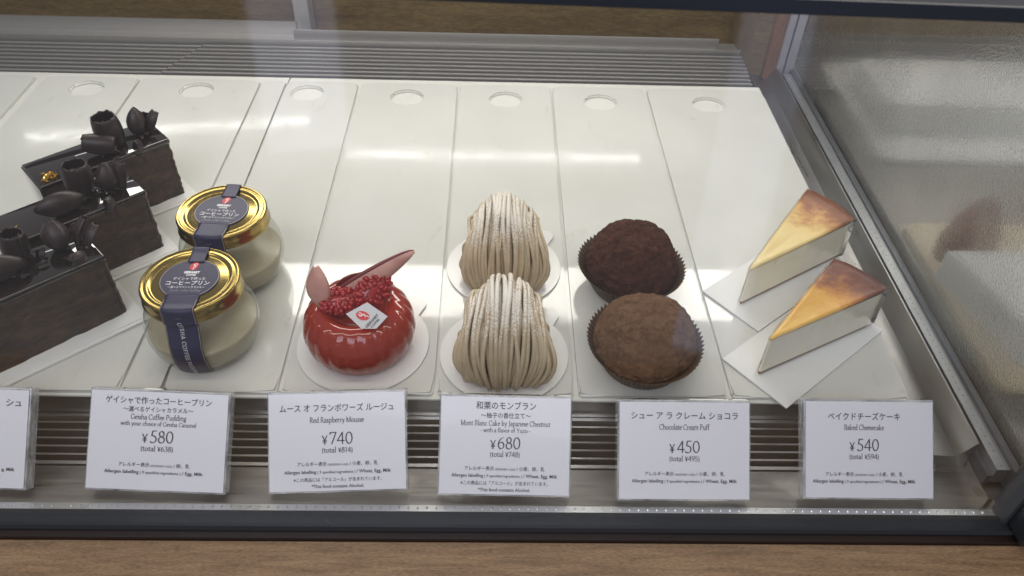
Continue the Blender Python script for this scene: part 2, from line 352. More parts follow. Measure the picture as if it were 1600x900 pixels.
bm = bmesh.new(); box(bm, X0, .62, .2140, .2235, .2635, .2682, .0008); ur = cp('upper_rail', bm, RAILTOP)
for v in ur.data.vertices: v.co.z -= .0148 * (v.co.x - .05)
bm = bmesh.new(); box(bm, .2745, .300, .2050, .2345, -.0132, .2590, .002); cp('corner_post', bm, GASKET)
bm = bmesh.new(); box(bm, .2722, .2743, .2190, .2300, -.0150, .2590); cp('silicone_seam', bm, mat('dark_silicone', (.05, .055, .065), .5))
# right-hand side rail
bm = bmesh.new()
prof = [(.2476, -.0045), (.2476, -.014), (.2635, -.016), (.2722, .0010), (.2732, .0010), (.2732, -.0225), (.2470, -.0225), (.2470, -.0045)]
prof = [(.2484, -.0100), (.2640, -.0110), (.2712, .0010), (.2722, .0010), (.2722, -.0230), (.2484, -.0230)]
a = [bm.verts.new((x, .2600, z)) for x, z in prof]; b = [bm.verts.new((x, .7400, z)) for x, z in prof]
bm.faces.new(a); bm.faces.new(b[::-1])
for i in range(len(prof)): bm.faces.new((a[i], b[i], b[(i + 1) % 6], a[(i + 1) % 6]))
cp('side_ledge', bm, STEELY)
bm = bmesh.new(); box(bm, .2752, .2830, .2440, .6900, -.012, -.0005)
for k in range(90):
    y = .247 + k * .0049
    r = bmesh.ops.create_icosphere(bm, subdivisions=1, radius=.0008)
    for v in r['verts']: v.co = Vector((.2790 + v.co.x, y + v.co.y, -.0006 + v.co.z * .8))
cp('side_studded_strip', bm, mat('side_studded_steel', (.36, .37, .38), .36, .8))
bm = bmesh.new(); box(bm, .2832, .2872, .2350, .6960, -.014, .0015, .0006); box(bm, .2723, .2751, .2440, .69, -.014, -.006); cp('side_rail', bm, mat('side_rail_grey', (.10, .105, .115), .4, .5))
bm = bmesh.new(); box(bm, .2724, .3000, .2348, .7000, -.060, -.0145); box(bm, .2746, .3000, .2260, .2346, -.060, -.0136); box(bm, .2484, .2720, .2566, .2598, -.060, -.0235); cp('side_base', bm, STEEL)
bm = bmesh.new(); box(bm, .2710, .2765, .6965, .7020, -.012, .26); box(bm, .2785, .2860, .6965, .7020, -.012, .26); cp('rear_post', bm, mat('lilac_grey_frame', (.34, .33, .36), .35, .2))
# wet side pane
m, gg = pane_mat('fogged_glass'); nt = m.node_tree
rf = N(m, 'ShaderNodeBsdfRefraction'); rf.inputs['IOR'].default_value = 1.18; rf.inputs['Roughness'].default_value = .025
mx2 = N(m, 'ShaderNodeMixShader'); tr = [n for n in nt.nodes if n.type == 'BSDF_TRANSPARENT'][0]; mxs = [n for n in nt.nodes if n.type == 'MIX_SHADER'][0]
df = N(m, 'ShaderNodeBsdfDiffuse'); df.inputs[0].default_value = (.55, .54, .52, 1); mx3 = N(m, 'ShaderNodeMixShader')
v = coords(m, (1, 1, 1)); big = noise_tex(m, v, 7, 3, .5)
vo = N(m, 'ShaderNodeTexVoronoi'); vo.inputs['Scale'].default_value = 520; L(m, v, vo.inputs['Vector'])
vo2 = N(m, 'ShaderNodeTexVoronoi'); vo2.inputs['Scale'].default_value = 900; L(m, v, vo2.inputs['Vector'])
mm = N(m, 'ShaderNodeMath', operation='MINIMUM'); L(m, vo.outputs['Distance'], mm.inputs[0]); L(m, vo2.outputs['Distance'], mm.inputs[1])
bn = N(m, 'ShaderNodeBump'); bn.inputs['Strength'].default_value = .60; bn.inputs['Distance'].default_value = .0007; mk2 = ramp(m, noise_tex(m, coords(m, (1, 1, 1)), 5.5, 2, .5, .4), [(.30, (.18,) * 3), (.56, (.95,) * 3)]); mlt = N(m, 'ShaderNodeMath', operation='MULTIPLY'); L(m, mm.outputs[0], mlt.inputs[0]); L(m, mk2, mlt.inputs[1]); L(m, mlt.outputs[0], bn.inputs['Height'])
L(m, bn.outputs[0], rf.inputs['Normal']); L(m, bn.outputs[0], gg.inputs['Normal']); gg.inputs['Roughness'].default_value = .08
L(m, ramp(m, big, [(.38, (.65,) * 3), (.62, (1,) * 3)]), mx2.inputs[0]); L(m, tr.outputs[0], mx2.inputs[1]); L(m, rf.outputs[0], mx2.inputs[2])
mx3.inputs[0].default_value = .03; L(m, mx2.outputs[0], mx3.inputs[1]); L(m, df.outputs[0], mx3.inputs[2]); L(m, mx3.outputs[0], mxs.inputs[1])
bm = bmesh.new(); box(bm, .2880, .2882, .2350, .6960, .0020, .2600)
pn = cp('side_glass', bm, m); pn['label'] = 'side glass pane fogged and beaded with condensation'
# rear of the case
bm = bmesh.new(); extrude_x(bm, [(.6690, -.014), (.7330, -.014), (.7330, -.03), (.6690, -.03)], X0, .2440); cp('rear_duct', bm, DARKGAP)
bm = bmesh.new()
for k in range(8):
    y = .6735 + k * .0078
    for xa, xb, dz in ((X0, -.309 + k * .0032, .0), (-.3085 + k * .0032, .2425 + k * .0004, .0008)): box(bm, xa, xb, y - .0014, y + .0014, -.014, -.0035 + dz, .0007)
g = cp('rear_grille', bm, REARSLAT); g['label'] = 'grey rear vent grille in two lengths'
bm = bmesh.new(); extrude_x(bm, [(.7332, -.02), (.7332, .001), (.7350, .001), (.7350, -.004), (.7590, -.004), (.7590, -.02)], X0, .2440)
box(bm, X0, -.200, .7592, .7610, -.02, .0085); box(bm, -.200, .2235, .7440, .7458, -.0038, .0075, .0006); cp('rear_ledge', bm, REARSLAT)
bm = bmesh.new(); box(bm, X0, .2600, .7850, .8050, -.02, .070); cp('rear_panel', bm, REARWOOD)
bm = bmesh.new(); box(bm, .2445, .2600, .7060, .7845, -.02, .070); cp('rear_corner_panel', bm, REARWOOD)
bm = bmesh.new(); box(bm, .2605, .2705, .7000, .7600, -.02, .20); cp('side_column', bm, ORANGE)
bm = bmesh.new(); box(bm, -.2010, -.1860, .7620, .7840, -.02, .070, .001); cp('rear_upright', bm, REARSLAT)
bm = bmesh.new(); box(bm, X0, .2700, .7350, .8100, .200, .206); cp('upper_shelf', bm, GASKET)
cnt = bmesh.new(); box(cnt, -.75, .75, .1000, .2090, -.060, -.0175, .001)
o = obj('wood_counter', cnt, WOOD); tag(o, 'oak grain counter ledge running along the front of the glass case', 'counter')
for v in o.data.vertices: v.co -= Vector((0, .15, -.06))
o.location = (0, .15, -.06)

# ------------------------------------------------------------------ white boards lining the case
def board(name, label, outline, loc, cat='tray board'):
    t = thing(name, label, cat, loc); return t
bT = thing('tray_board', 'larger white melamine tray board under the mousse, chestnut cakes, puffs and cheesecakes', 'tray board', (.03, .48, -.0044), group='white tray boards lining the case')
bL = thing('tray_board', 'white melamine tray board left of the dark seam, under the chocolate cakes', 'tray board', (-.4, .48, -.0044), group='white tray boards lining the case')
def base(parent, x0, x1):
    bm = bmesh.new(); box(bm, x0, x1, .2905, .6665, -.0044, -.0026, .0006); o = obj('base', bm, TRAYBASE, parent)
    for v in o.data.vertices: v.co -= parent.location
base(bL, X0, -.1893); base(bT, -.1884, .2470)
def rounded(pts, r=.004, n=4):
    out = []; k = len(pts)
    for i in range(k):
        p0, p1, p2 = Vector(pts[i - 1]), Vector(pts[i]), Vector(pts[(i + 1) % k]); a = (p0 - p1).normalized() * r; b = (p2 - p1).normalized() * r
        for j in range(n + 1):
            t = j / n; out.append(tuple(p1 + a * (1 - t) ** 2 + b * t ** 2))
    return out
def panel(parent, xa0, xa1, xb0, xb1, hole=None, yt=.6555, yb=.2922):
    """raised strip: back edge xa0..xa1, front edge xb0..xb1, finger hole"""
    pts = rounded([(xb0, yb), (xb1, yb), (xa1, yt), (xa0, yt)], .0035)
    bm = bmesh.new(); z0, z1 = -.0024, 0.0
    if hole:
        hx, hy, hr = hole; M_ = 40
        # outer boundary resampled radially round the hole so the strip is one solid with a real opening
        outer = []
        n = len(pts)
        dense = []
        for i in range(n):
            p, q = Vector(pts[i]), Vector(pts[(i + 1) % n]); c = max(1, int((q - p).length / .012))
            for j in range(c): dense.append(p + (q - p) * j / c)
        ang = lambda p: math.atan2(p.y - hy, p.x - hx)
        for zz in (z1, z0):
            ov = [bm.verts.new((p.x, p.y, zz)) for p in dense]; iv = [bm.verts.new((hx + hr * math.cos(ang(p)), hy + hr * .93 * math.sin(ang(p)), zz)) for p in dense]
            outer.append((ov, iv))
            for i in range(len(dense)):
                j = (i + 1) % len(dense)
                try: bm.faces.new((ov[i], ov[j], iv[j], iv[i]))
                except ValueError: pass
        for w_ in (0, 1):
            A, B = outer[0][w_], outer[1][w_]
            for i in range(len(dense)): j = (i + 1) % len(dense); bm.faces.new((A[i], A[j], B[j], B[i]))
        tops = set(outer[0][0]); rim = set(outer[0][1]); ok = [e for e in bm.edges if (e.verts[0] in tops and e.verts[1] in tops) or (e.verts[0] in rim and e.verts[1] in rim)]
        bmesh.ops.bevel(bm, geom=ok, offset=.0014, segments=3, affect='EDGES')
    else:
        prism(bm, pts, z0, z1, .0007)
    o = obj('raised_strip', bm, TRAY, parent)
    for v in o.data.vertices: v.co -= parent.location
HR = .0135
panel(bL, -.56, -.4135, -.56, -.4135, (-.4590, .6345, HR)); panel(bL, -.4050, -.3213, -.4050, -.3213, (-.3611, .6345, HR)); panel(bL, -.3190, -.2125, -.3190, -.2135, (-.2649, .635, HR)); panel(bL, -.2103, -.1897, -.2113, -.1897)
panel(bT, -.1880, -.1243, -.1880, -.1232, (-.1671, .6345, HR)); panel(bT, -.1212, -.0345, -.1204, -.0333, (-.0781, .6305, HR))
panel(bT, -.0320, .0502, -.0307, .0483, (.0096, .6300, HR)); panel(bT, .0526, .1366, .0513, .1385, (.0942, .6285, HR)); panel(bT, .1390, .2455, .1411, .2465, (.1916, .6280, HR))

# ------------------------------------------------------------------ neighbouring case beyond the wet pane
nb = thing('neighbouring_case', 'blurred neighbouring display case with steel floor seen through the wet side glass', 'display case', (.5, .5, -.03))
def np_(name, bm, m):
    o = obj(name, bm, m, nb)
    for v in o.data.vertices: v.co -= nb.location
bm = bmesh.new(); box(bm, .3000, 1.0, .2450, .6600, -.030, -.004); np_('steel_floor', bm, steel_mat('dull_steel_floor', (.30, .29, .27), .42, (4, 4, 4)))
bm = bmesh.new()
box(bm, .3000, 1.0, .6605, .780, -.030, -.010)
for k in range(9): box(bm, .3000, 1.0, .668 + k * .0075, .6715 + k * .0075, -.0098, -.004)
for y in (.742, .760): box(bm, .3000, 1.0, y, y + .003, -.0098, .008)
np_('vent_grille', bm, REARSLAT)
bm = bmesh.new(); box(bm, .3000, 1.0, .790, .81, -.03, .10); np_('rear_panel', bm, wood_mat('neighbour_wood', (.12, .08, .035), (.34, .25, .12), (1, 8, 8)))
t = obj('serving_tray', (lambda b: (prism(b, rounded([(-.11, -.055), (.28, -.055), (.28, .115), (-.11, .115)], .012), 0, .004, .001), b)[1])(bmesh.new()), TRAY, None, loc=(.432, .600, -.0038))
tag(t, 'lower white serving tray with rounded corner, blurred beyond the wet side glass', 'serving tray')
t = obj('serving_tray', (lambda b: (prism(b, rounded([(-.10, -.042), (.28, -.042), (.28, .040), (-.10, .040)], .008), 0, .026, .002), b)[1])(bmesh.new()), TRAY, None, loc=(.434, .630, .0005))
tag(t, 'raised white serving tray standing on the back of the lower tray beyond the wet glass', 'serving tray')
t = obj('serving_tray', (lambda b: (prism(b, rounded([(-.10, -.085), (.50, -.085), (.50, .075), (-.10, .075)], .008), 0, .004, .001), b)[1])(bmesh.new()), mat('cream_tray', (.56, .48, .34), .4), None, loc=(.405, .385, -.0038))
tag(t, 'cream tray under the brown cake beyond the wet side glass', 'serving tray')
bm = bmesh.new(); lathe(bm, [(0, 0), (.018, 0), (.019, .012), (.015, .030), (.007, .048), (0, .054)], 32)
ck = obj('brown_cake', bm, mat('blurred_brown_sponge', (.16, .07, .05), .6), None, True, loc=(.332, .420, .0004)); tag(ck, 'tall brown rounded cake blurred behind the wet side glass', 'cake')
bm = bmesh.new(); prism(bm, [(0, 0), (.16, 0), (.16, -.13), (.020, -.08), (.008, -.03)], 0, .026, .003)
ck = obj('paper_box', bm, mat('white_box_card', (.66, .66, .63), .5), None, loc=(.3040, .400, .0004)); tag(ck, 'white paper box with slanted side behind the wet glass, beside the brown cake', 'box')

# ------------------------------------------------------------------ round boards
def round_board(label, x, y, r, tabdir, group='round white cake boards'):
    bm = bmesh.new(); pts = []; n = 96; tw, tl = .0068, .0120
    for i in range(n):
        a = 2 * PI * i / n; d = (a - tabdir + PI) % (2 * PI) - PI; rr = r
        half = math.asin(tw / r)
        if abs(d) < half: continue
        pts.append((a, (r * math.cos(a), r * math.sin(a)), d))
    # insert the tab
    pts.sort(key=lambda p: p[2]); out = [p[1] for p in pts if p[2] > 0]; neg = [p[1] for p in pts if p[2] <= 0]
    c, s = math.cos(tabdir), math.sin(tabdir)
    tabp = []
    for k in range(13):
        th = -PI / 2 + PI * k / 12; u = r + tl - tw + tw * math.cos(th); v = tw * math.sin(th); tabp.append((u * c - v * s, u * s + v * c))
    loop = tabp + out + neg
    prism(bm, loop, 0, .0011); o = obj('cake_board', bm, PLATE, None, loc=(x, y, .0004)); return tag(o, label, 'cake board', group)
round_board('round white board with tab under the red mousse cake', -.0779, .3306, .0398, math.radians(50))
round_board('round white board with tab under the nearer chestnut cake', .0079, .3235, .0388, math.radians(50))
round_board('round white board with tab under the farther chestnut cake', .0077, .4027, .0386, math.radians(50))
ZB = .0016
def rect_board(label, corner, u, v, lu, lv, group, lip=False):
    u = Vector(u).normalized(); v = Vector(v).normalized()
    bm = bmesh.new(); p = [Vector((0, 0)), u * lu, u * lu + v * lv, v * lv]; prism(bm, [tuple(q) for q in p], 0, .0010 if not lip else .0012)
    if lip:
        e = .0025; q = [u * e + v * e, u * (lu - e) + v * e, u * (lu - e) + v * (lv - e), u * e + v * (lv - e)]
        prism(bm, [tuple(x) for x in q], .0012, .0017, .0003)
    o = obj('cake_board', bm, PLATE if lip else PAPER, None, loc=(corner[0], corner[1], .0004)); return tag(o, label, 'cake board', group)
rect_board('rectangular white card under the nearer cheesecake slice', (.1700, .2834), (.0791, .0639), (-.0294, .0377), .1017, .0478, 'white cards under the cheesecakes')
rect_board('rectangular white card under the farther cheesecake slice', (.1684, .3446), (.0791, .0639), (-.0288, .0366), .1017, .0466, 'white cards under the cheesecakes')
GB = 'rectangular white boards under the chocolate cakes'
u_, v_ = (-.7455, -.6665), (-.6665, .7455)
rect_board('rectangular white board under the nearest chocolate slice', (-.2135, .3485), u_, v_, .125, .046, GB, True)
rect_board('rectangular white board under the middle chocolate slice', (-.2128, .4140), u_, v_, .125, .046, GB, True)
rect_board('rectangular white board under the farthest chocolate slice', (-.2170, .4760), u_, v_, .125, .046, GB, True)

# ------------------------------------------------------------------ chestnut cream cakes
m = mat('chestnut_cream', (.40, .29, .18), .55); STR = m
P(m).inputs['Subsurface Weight'].default_value = .08; P(m).inputs['Subsurface Radius'].default_value = (.004, .003, .002)
tc = N(m, 'ShaderNodeTexCoord'); sp = N(m, 'ShaderNodeSeparateXYZ'); L(m, tc.outputs['Object'], sp.inputs[0])
ge = N(m, 'ShaderNodeNewGeometry'); sn = N(m, 'ShaderNodeSeparateXYZ'); L(m, ge.outputs['Normal'], sn.inputs[0])
nf = noise_tex(m, tc.outputs['Object'], 1100, 2, .6); nbg = noise_tex(m, tc.outputs['Object'], 90, 3, .6)
# dusting: more where the cake is high and the surface looks up
mr = N(m, 'ShaderNodeMapRange'); mr.inputs[1].default_value = .020; mr.inputs[2].default_value = .055; L(m, sp.outputs[2], mr.inputs[0])
a1 = N(m, 'ShaderNodeMath', operation='MULTIPLY_ADD'); L(m, mr.outputs[0], a1.inputs[0]); a1.inputs[1].default_value = .36; a1.inputs[2].default_value = -.27
a2 = N(m, 'ShaderNodeMath', operation='MULTIPLY_ADD'); L(m, sn.outputs[2], a2.inputs[0]); a2.inputs[1].default_value = .16; L(m, a1.outputs[0], a2.inputs[2])
a3 = N(m, 'ShaderNodeMath', operation='ADD'); L(m, a2.outputs[0], a3.inputs[0]); L(m, nf, a3.inputs[1])
a4 = N(m, 'ShaderNodeMath', operation='MULTIPLY_ADD'); L(m, nbg, a4.inputs[0]); a4.inputs[1].default_value = .35; L(m, a3.outputs[0], a4.inputs[2])
dust = ramp(m, a4.outputs[0], [(.74, (0, 0, 0)), (.82, (1, 1, 1))])
base_c = ramp(m, nbg, [(.3, (.46, .36, .225)), (.7, (.57, .46, .31))])
mc = N(m, 'ShaderNodeMix', data_type='RGBA'); L(m, dust, mc.inputs[0]); L(m, base_c, mc.inputs[6]); mc.inputs[7].default_value = (.74, .69, .62, 1)
L(m, mc.outputs[2], P(m).inputs['Base Color']); bump(m, nf, .5, .0006)
CORE = mat('sponge_core', (.26, .18, .10), .7)
def mont_blanc(label, x, y, seed, H=.054):
    rnd = random.Random(seed); t = thing('chestnut_cake', label, 'cake', (x, y, ZB), (0, 0, rnd.uniform(-.04, .04)), 'chestnut cream cakes')
    bm = bmesh.new(); lathe(bm, [(0, .0), (.019, .0), (.022, .010), (.0225, .026), (.018, .038), (.010, .045), (0, .047)], 32); obj('sponge_core', bm, CORE, t, True)
    bm = bmesh.new()
    def strand(fn, n=40, r=.00138):
        pts = [fn(i / (n - 1)) for i in range(n)]; k = rnd.uniform(.9, 1.12)
        tube(bm, pts, lambda s_: r * k * (1 if .02 < s_ < .98 else .7), 8)
    Nn = 25
    for layer in (0, 1):
        for i in range(Nn):
            uu = (i + .5 * layer) / (Nn - 1) * 2 - 1
            if abs(uu) > 1: continue
            ph = rnd.uniform(0, 6.28); wob = rnd.uniform(.0005, .0019); dx = rnd.uniform(-.0009, .0009)
            top = (H - .002) * (1 - .34 * abs(uu) ** 2.3) + (.0022 if abs(uu + .12) < .25 and layer == 0 else 0) - layer * .0022 + rnd.uniform(-.0008, .0008)
            yr = (.0295 - .0035 * uu * uu - layer * .0022 + rnd.uniform(-.001, .001))
            endt = rnd.uniform(.93, 1.04); conv = rnd.uniform(.20, .50)
            def fn(s_, uu=uu, top=top, yr=yr, ph=ph, wob=wob, dx=dx, endt=endt, conv=conv):
                th = (s_ * 2 - 1) * PI / 2 * 1.10 * endt; c = math.cos(th); sgn = math.sin(th)
                q = abs(sgn); cz = max(c, 0) ** .62
                z = .0018 + (top - .0018) * cz
                low = 1 - z / top
                yy = math.copysign(yr * (q ** .80), sgn)
                if sgn > 0: yy *= .90
                if abs(th) > PI / 2: yy *= 1 - (abs(th) - PI / 2) * 1.1; z = .0018 + .001 * rnd.random()
                xx = uu * ((.0222 + .0058 * math.sin(min(low, 1) ** .8 * PI * .80)) * (1 - conv * low ** 3) if sgn < 0 else .0222 * (1 - .50 * low ** .8)) + wob * math.sin(th * 2.3 + ph) + dx
                return Vector((xx, yy, z))
            strand(fn)
    for side in (-1, 1):
        for k in range(17):
            y0 = -.021 + k * .0017 + rnd.uniform(-.0015, .0015)
            ztop = rnd.uniform(.020, .027); out_ = .0262 + rnd.uniform(-.0012, .0018) - abs(y0 + .004) * .28; zend = rnd.uniform(.002, .009)
            hook = rnd.uniform(.2, 1); ys = y0 * .5 - .004
            P_ = [Vector((side * .0188, ys, ztop + .006)), Vector((side * (out_ - .0018), ys + (y0 - ys) * .6, ztop)), Vector((side * (out_ - .001), y0, ztop * .62)), Vector((side * (out_ + .0010), y0 * 1.05 - .002, zend + .005)),
                  Vector((side * (out_ - .003 * hook), y0 * 1.05 - .004, zend)), Vector((side * (out_ - .010 * hook), y0 * .95 - .008 * hook, zend + .0015))]
            strand(lambda s_: crom(P_, s_), 30, .00145)
    for k in range(8):                                       # ends folded at the foot, front
        a = rnd.uniform(-2.6, -.5); r0 = .0275
        P_ = [Vector((math.cos(a + d) * (r0 - .004 * i), math.sin(a + d) * (r0 - .004 * i) * 1.0, .0022 + .004 * (i == 0))) for i, d in enumerate((-.22, 0, .25))]
        strand(lambda s_: crom(P_, s_), 12)
    s = obj('cream_strands', bm, STR, t, True)
    return t
mont_blanc('nearer chestnut cream cake of sugar dusted strands, right behind its price card', .0079, .3225, 3)
mont_blanc('farther chestnut cream cake of sugar dusted strands, partly hidden by the nearer', .0077, .4017, 11, .0545)

# ------------------------------------------------------------------ chocolate cream puffs
def puff_mat(name, dark, light):
    m = mat(name, light, .85); v = coords(m); f = noise_tex(m, v, 160, 8, .7); g = noise_tex(m, v, 700, 4, .7)
    L(m, ramp(m, f, [(.35, dark), (.62, light)]), P(m).inputs['Base Color'])
    mx = N(m, 'ShaderNodeMath', operation='MULTIPLY_ADD'); L(m, g, mx.inputs[0]); mx.inputs[1].default_value = .5; L(m, f, mx.inputs[2]); bump(m, mx.outputs[0], 1.0, .0018)
    P(m).inputs['Specular IOR Level'].default_value = .15; return m
CUP = mat('brown_baking_paper', (.10, .060, .036), .5)
def puff(label, x, y, m, seed, rot, amp, H=.0420, R=.0300):
    t = thing('cream_puff', label, 'cream puff', (x, y, .0004), (0, 0, rot), 'chocolate cream puffs')
    bm = bmesh.new(); n, k = 230, 120; rings = []
    for i in range(k + 1):
        ph = -PI / 2 * .80 + (PI / 2 * 1.8) * i / k; cz, sz = math.cos(ph), math.sin(ph)
        r = R * max(cz, 0) ** .74; z = .0165 + (H - .0165 if sz > 0 else .0150) * (abs(sz) ** 1.0) * (1 if sz > 0 else -1)
        if i == k: rings.append([bm.verts.new((0, 0, z))]); continue
        ring = []
        for j in range(n):
            a = 2 * PI * j / n; d = Vector((math.cos(a) * r, math.sin(a) * r, z)); q = d * 55 + Vector((seed, 0, 0))
            big = noise.noise(d * 38 + Vector((seed, 3, 0))) * .0030
            rid = (1 - abs(noise.noise(q * 2.4))) ** 4 * .0012 + noise.fractal(q * 5.0, .7, 2.2, 5) * .0011
            nn = Vector((d.x, d.y, (z - .0165) * 1.0)).normalized(); d += nn * (big * .45 + rid * amp - .0006); d.x *= 1.03
            ring.append(bm.verts.new(d))
        rings.append(ring)
    for A, B in zip(rings, rings[1:]):
        for j in range(n):
            jj = (j + 1) % n
            if len(B) == 1: bm.faces.new((A[j], A[jj], B[0]))
            else: bm.faces.new((A[j], A[jj], B[jj], B[j]))
    bm.faces.new(rings[0][::-1]); obj('pastry', bm, m, t, True)
    bm = bmesh.new(); T = 64; nn = T * 4; prof = [(.0225, .0), (.0240, .0015), (.0275, .009), (.0322, .0165), (.0347, .0192)]; A = []
    for th in (0, .00018):
        rings = []
        for li, (r, z) in enumerate(prof):
            ring = []
            for j in range(nn):
                a = 2 * PI * j / nn; ph = (j % 4) / 4; saw = (1 - abs(ph * 2 - 1)); pl = (saw - .5) * .0014 * min(1, li * .4)
                zz = z + (saw - .5) * .0020 * (li == len(prof) - 1); rr = r * (1 + .02 * math.sin(2 * a + seed) * (li / 4)) + pl - th
                ring.append(bm.verts.new((rr * math.cos(a), rr * math.sin(a), zz + (th if li == 0 else 0))))
            rings.append(ring)
        for P1, P2 in zip(rings, rings[1:]):
            for j in range(nn): bm.faces.new((P1[j], P1[(j + 1) % nn], P2[(j + 1) % nn], P2[j]))
        bm.faces.new(rings[0]); A.append(rings)
    for j in range(nn): bm.faces.new((A[0][-1][j], A[0][-1][(j + 1) % nn], A[1][-1][(j + 1) % nn], A[1][-1][j]))
    obj('paper_cup', bm, CUP, t)
puff('lighter brown chocolate cream puff in fluted paper, nearer of the two', .0905, .3195, puff_mat('cocoa_crust_light', (.092, .048, .026), (.180, .098, .054)), 5.3, .2, .62)
puff('darker reddish brown chocolate cream puff in fluted paper, farther of the two', .0905, .3870, puff_mat('cocoa_crust_dark', (.040, .015, .010), (.088, .034, .021)), 12.1, 1.3, .85, .0450, .0296)

# ------------------------------------------------------------------ raspberry mousse
RED = mat('raspberry_glaze', (.28, .022, .010), .10); RED.node_tree.nodes['Principled BSDF'].inputs['Coat Weight'].default_value = .25
RED.node_tree.nodes['Principled BSDF'].inputs['Coat Roughness'].default_value = .03
bump(RED, noise_tex(RED, coords(RED), 120, 3), .12, .0008)
ms = thing('raspberry_mousse_cake', 'glossy red ring shaped raspberry mousse cake with raspberries and pink chocolate petals', 'cake', (-.0785, .3300, ZB))
bm = bmesh.new()
def mod(r, z, a):
    k = 20; tw = a * k + z * 70 + 1.2; q = min(1, max(0, (r - .018) / .012)) * min(1, max(.25, (z + .004) / .016))
    return r + q * (abs(math.sin(tw / 2)) ** 0.8 - .6) * .0007 * (1.8 if z > .024 else 1)
prof0 = [(0, 0), (.0255, 0), (.0275, .0015), (.0300, .005), (.0319, .010), (.0328, .015), (.0326, .020), (.0312, .0255), (.0285, .0305), (.0250, .0338), (.0215, .0350), (.0180, .0340), (.0145, .0312), (.0105, .0285), (.0055, .0272), (0, .0268)]
PV = [Vector(p) for p in prof0]; prof = [PV[0], PV[1]] + [crom(PV[1:], i / 52) for i in range(1, 53)]
lathe(bm, [(max(p.x, 0), p.y * .95) for p in prof], 240, mod); obj('mousse_body', bm, RED, ms, True)
BERRY = mat('raspberry', (.34, .014, .016), .22); P(BERRY).inputs['Subsurface Weight'].default_value = .15; P(BERRY).inputs['Subsurface Radius'].default_value = (.004, .001, .001)
PITH = mat('raspberry_flesh', (.30, .028, .024), .35); bump(PITH, noise_tex(PITH, coords(PITH), 600, 3), 1.0, .0020)
def berry(loc, yaw, tilt, roll, Lh, Wh, seed):
    rnd = random.Random(seed); M = Matrix.Translation(Vector(loc)) @ Matrix.Rotation(yaw, 4, 'Z') @ Matrix.Rotation(tilt, 4, 'Y') @ Matrix.Rotation(roll, 4, 'X')
    bm = bmesh.new()
    def ell(c, rx, ry, rz, ang=0, tl=0, sub=2):
        r = bmesh.ops.create_icosphere(bm, subdivisions=sub, radius=1); Q = Matrix.Translation(Vector(c)) @ Matrix.Rotation(ang, 4, 'Z') @ Matrix.Rotation(tl, 4, 'Y')
        for v in r['verts']: v.co = M @ (Q @ Vector((v.co.x * rx, v.co.y * ry, v.co.z * rz)))
    ell((0, 0, -.0010), Lh * .84, Wh * .80, .0042, 0, 0, 3)
    n = 84
    for i in range(n):                                   # drupelets over the whole half, with a hollow groove along it
        zz = 1 - 1.35 * (i + .5) / n; rr = math.sqrt(max(0, 1 - zz * zz)); a = i * 2.39996 + rnd.uniform(-.15, .15)
        x, y = rr * math.cos(a), rr * math.sin(a)
        groove = abs(y) < .20 and abs(x) < .72 and zz > 0
        if groove: continue
        k = rnd.uniform(.85, 1.18)
        ell((Lh * .86 * x, Wh * .84 * y, .0044 * zz - .0008 + rnd.uniform(-.0002, .0002)), .0018 * k, .0014 * k, .0014 * k, math.atan2(y * Lh, x * Wh), 0)
    b = obj('raspberry_half', bm, BERRY, ms, True)
    bm = bmesh.new(); rings = []
    for j in range(7):
        q = j / 6; rings.append([bm.verts.new(M @ Vector((Lh * .58 * q * math.cos(2 * PI * i / 28), Wh * .20 * q * math.sin(2 * PI * i / 28), -.0016 * (1 - q * q) + .0034 + .0004 * rnd.random()))) for i in range(28)] if j else [bm.verts.new(M @ Vector((0, 0, .0018)))])
    for A, B in zip(rings, rings[1:]):
        for i in range(28):
            if len(A) == 1: bm.faces.new((A[0], B[i], B[(i + 1) % 28]))
            else: bm.faces.new((A[i], A[(i + 1) % 28], B[(i + 1) % 28], B[i]))
    obj('berry_flesh', bm, PITH, b, True)
berry((.0100, .0045, .0405), math.radians(50), math.radians(-22), math.radians(42), .0138, .0098, 1)
berry((-.0085, -.0010, .0370), math.radians(14), math.radians(-4), math.radians(26), .0135, .0088, 2)
PETAL = mat('pink_chocolate', (.55, .29, .24), .5); P(PETAL).inputs['Subsurface Weight'].default_value = .1; P(PETAL).inputs['Subsurface Radius'].default_value = (.003, .001, .001)
L(PETAL, ramp(PETAL, noise_tex(PETAL, coords(PETAL), 60, 4), [(.3, (.45, .21, .175)), (.7, (.62, .35, .29))]), P(PETAL).inputs['Base Color'])
DARKPET = mat('dark_red_chocolate', (.17, .022, .026), .3)
def petal(name, P0, P1, Wv, bend, cup, width, m, edge=False):
    P0, P1, Wv = Vector(P0), Vector(P1), Vector(Wv).normalized(); Nn = (P1 - P0).cross(Wv).normalized(); grid = []; n = 25
    for i in range(n):
        s_ = i / (n - 1); wd = width(s_); row = []
        for j in range(9):
            q = j / 8 * 2 - 1; row.append(P0 + (P1 - P0) * s_ + Nn * (bend * math.sin(PI * s_) + cup * q * q) + Wv * (wd * q))
        grid.append(row)
    bm = bmesh.new(); sheet(bm, grid, .0007); o = obj(name, bm, m, ms, True)
    if edge:
        bm = bmesh.new(); tube(bm, [g_[-1] for g_ in grid], lambda t: .00055 + .0006 * math.sin(PI * t), 8); obj('petal_edge', bm, DARKPET, o, True)
petal('chocolate_petal', (-.0185, .0010, .0290), (.0335, .0170, .0585), (-.28, .10, .95), .0020, -.0018, lambda s_: .0062 * math.sin(PI * min(1, .12 + s_ * .88)) ** .6 * (1 if s_ < .7 else 1) + .0002, PETAL, True)
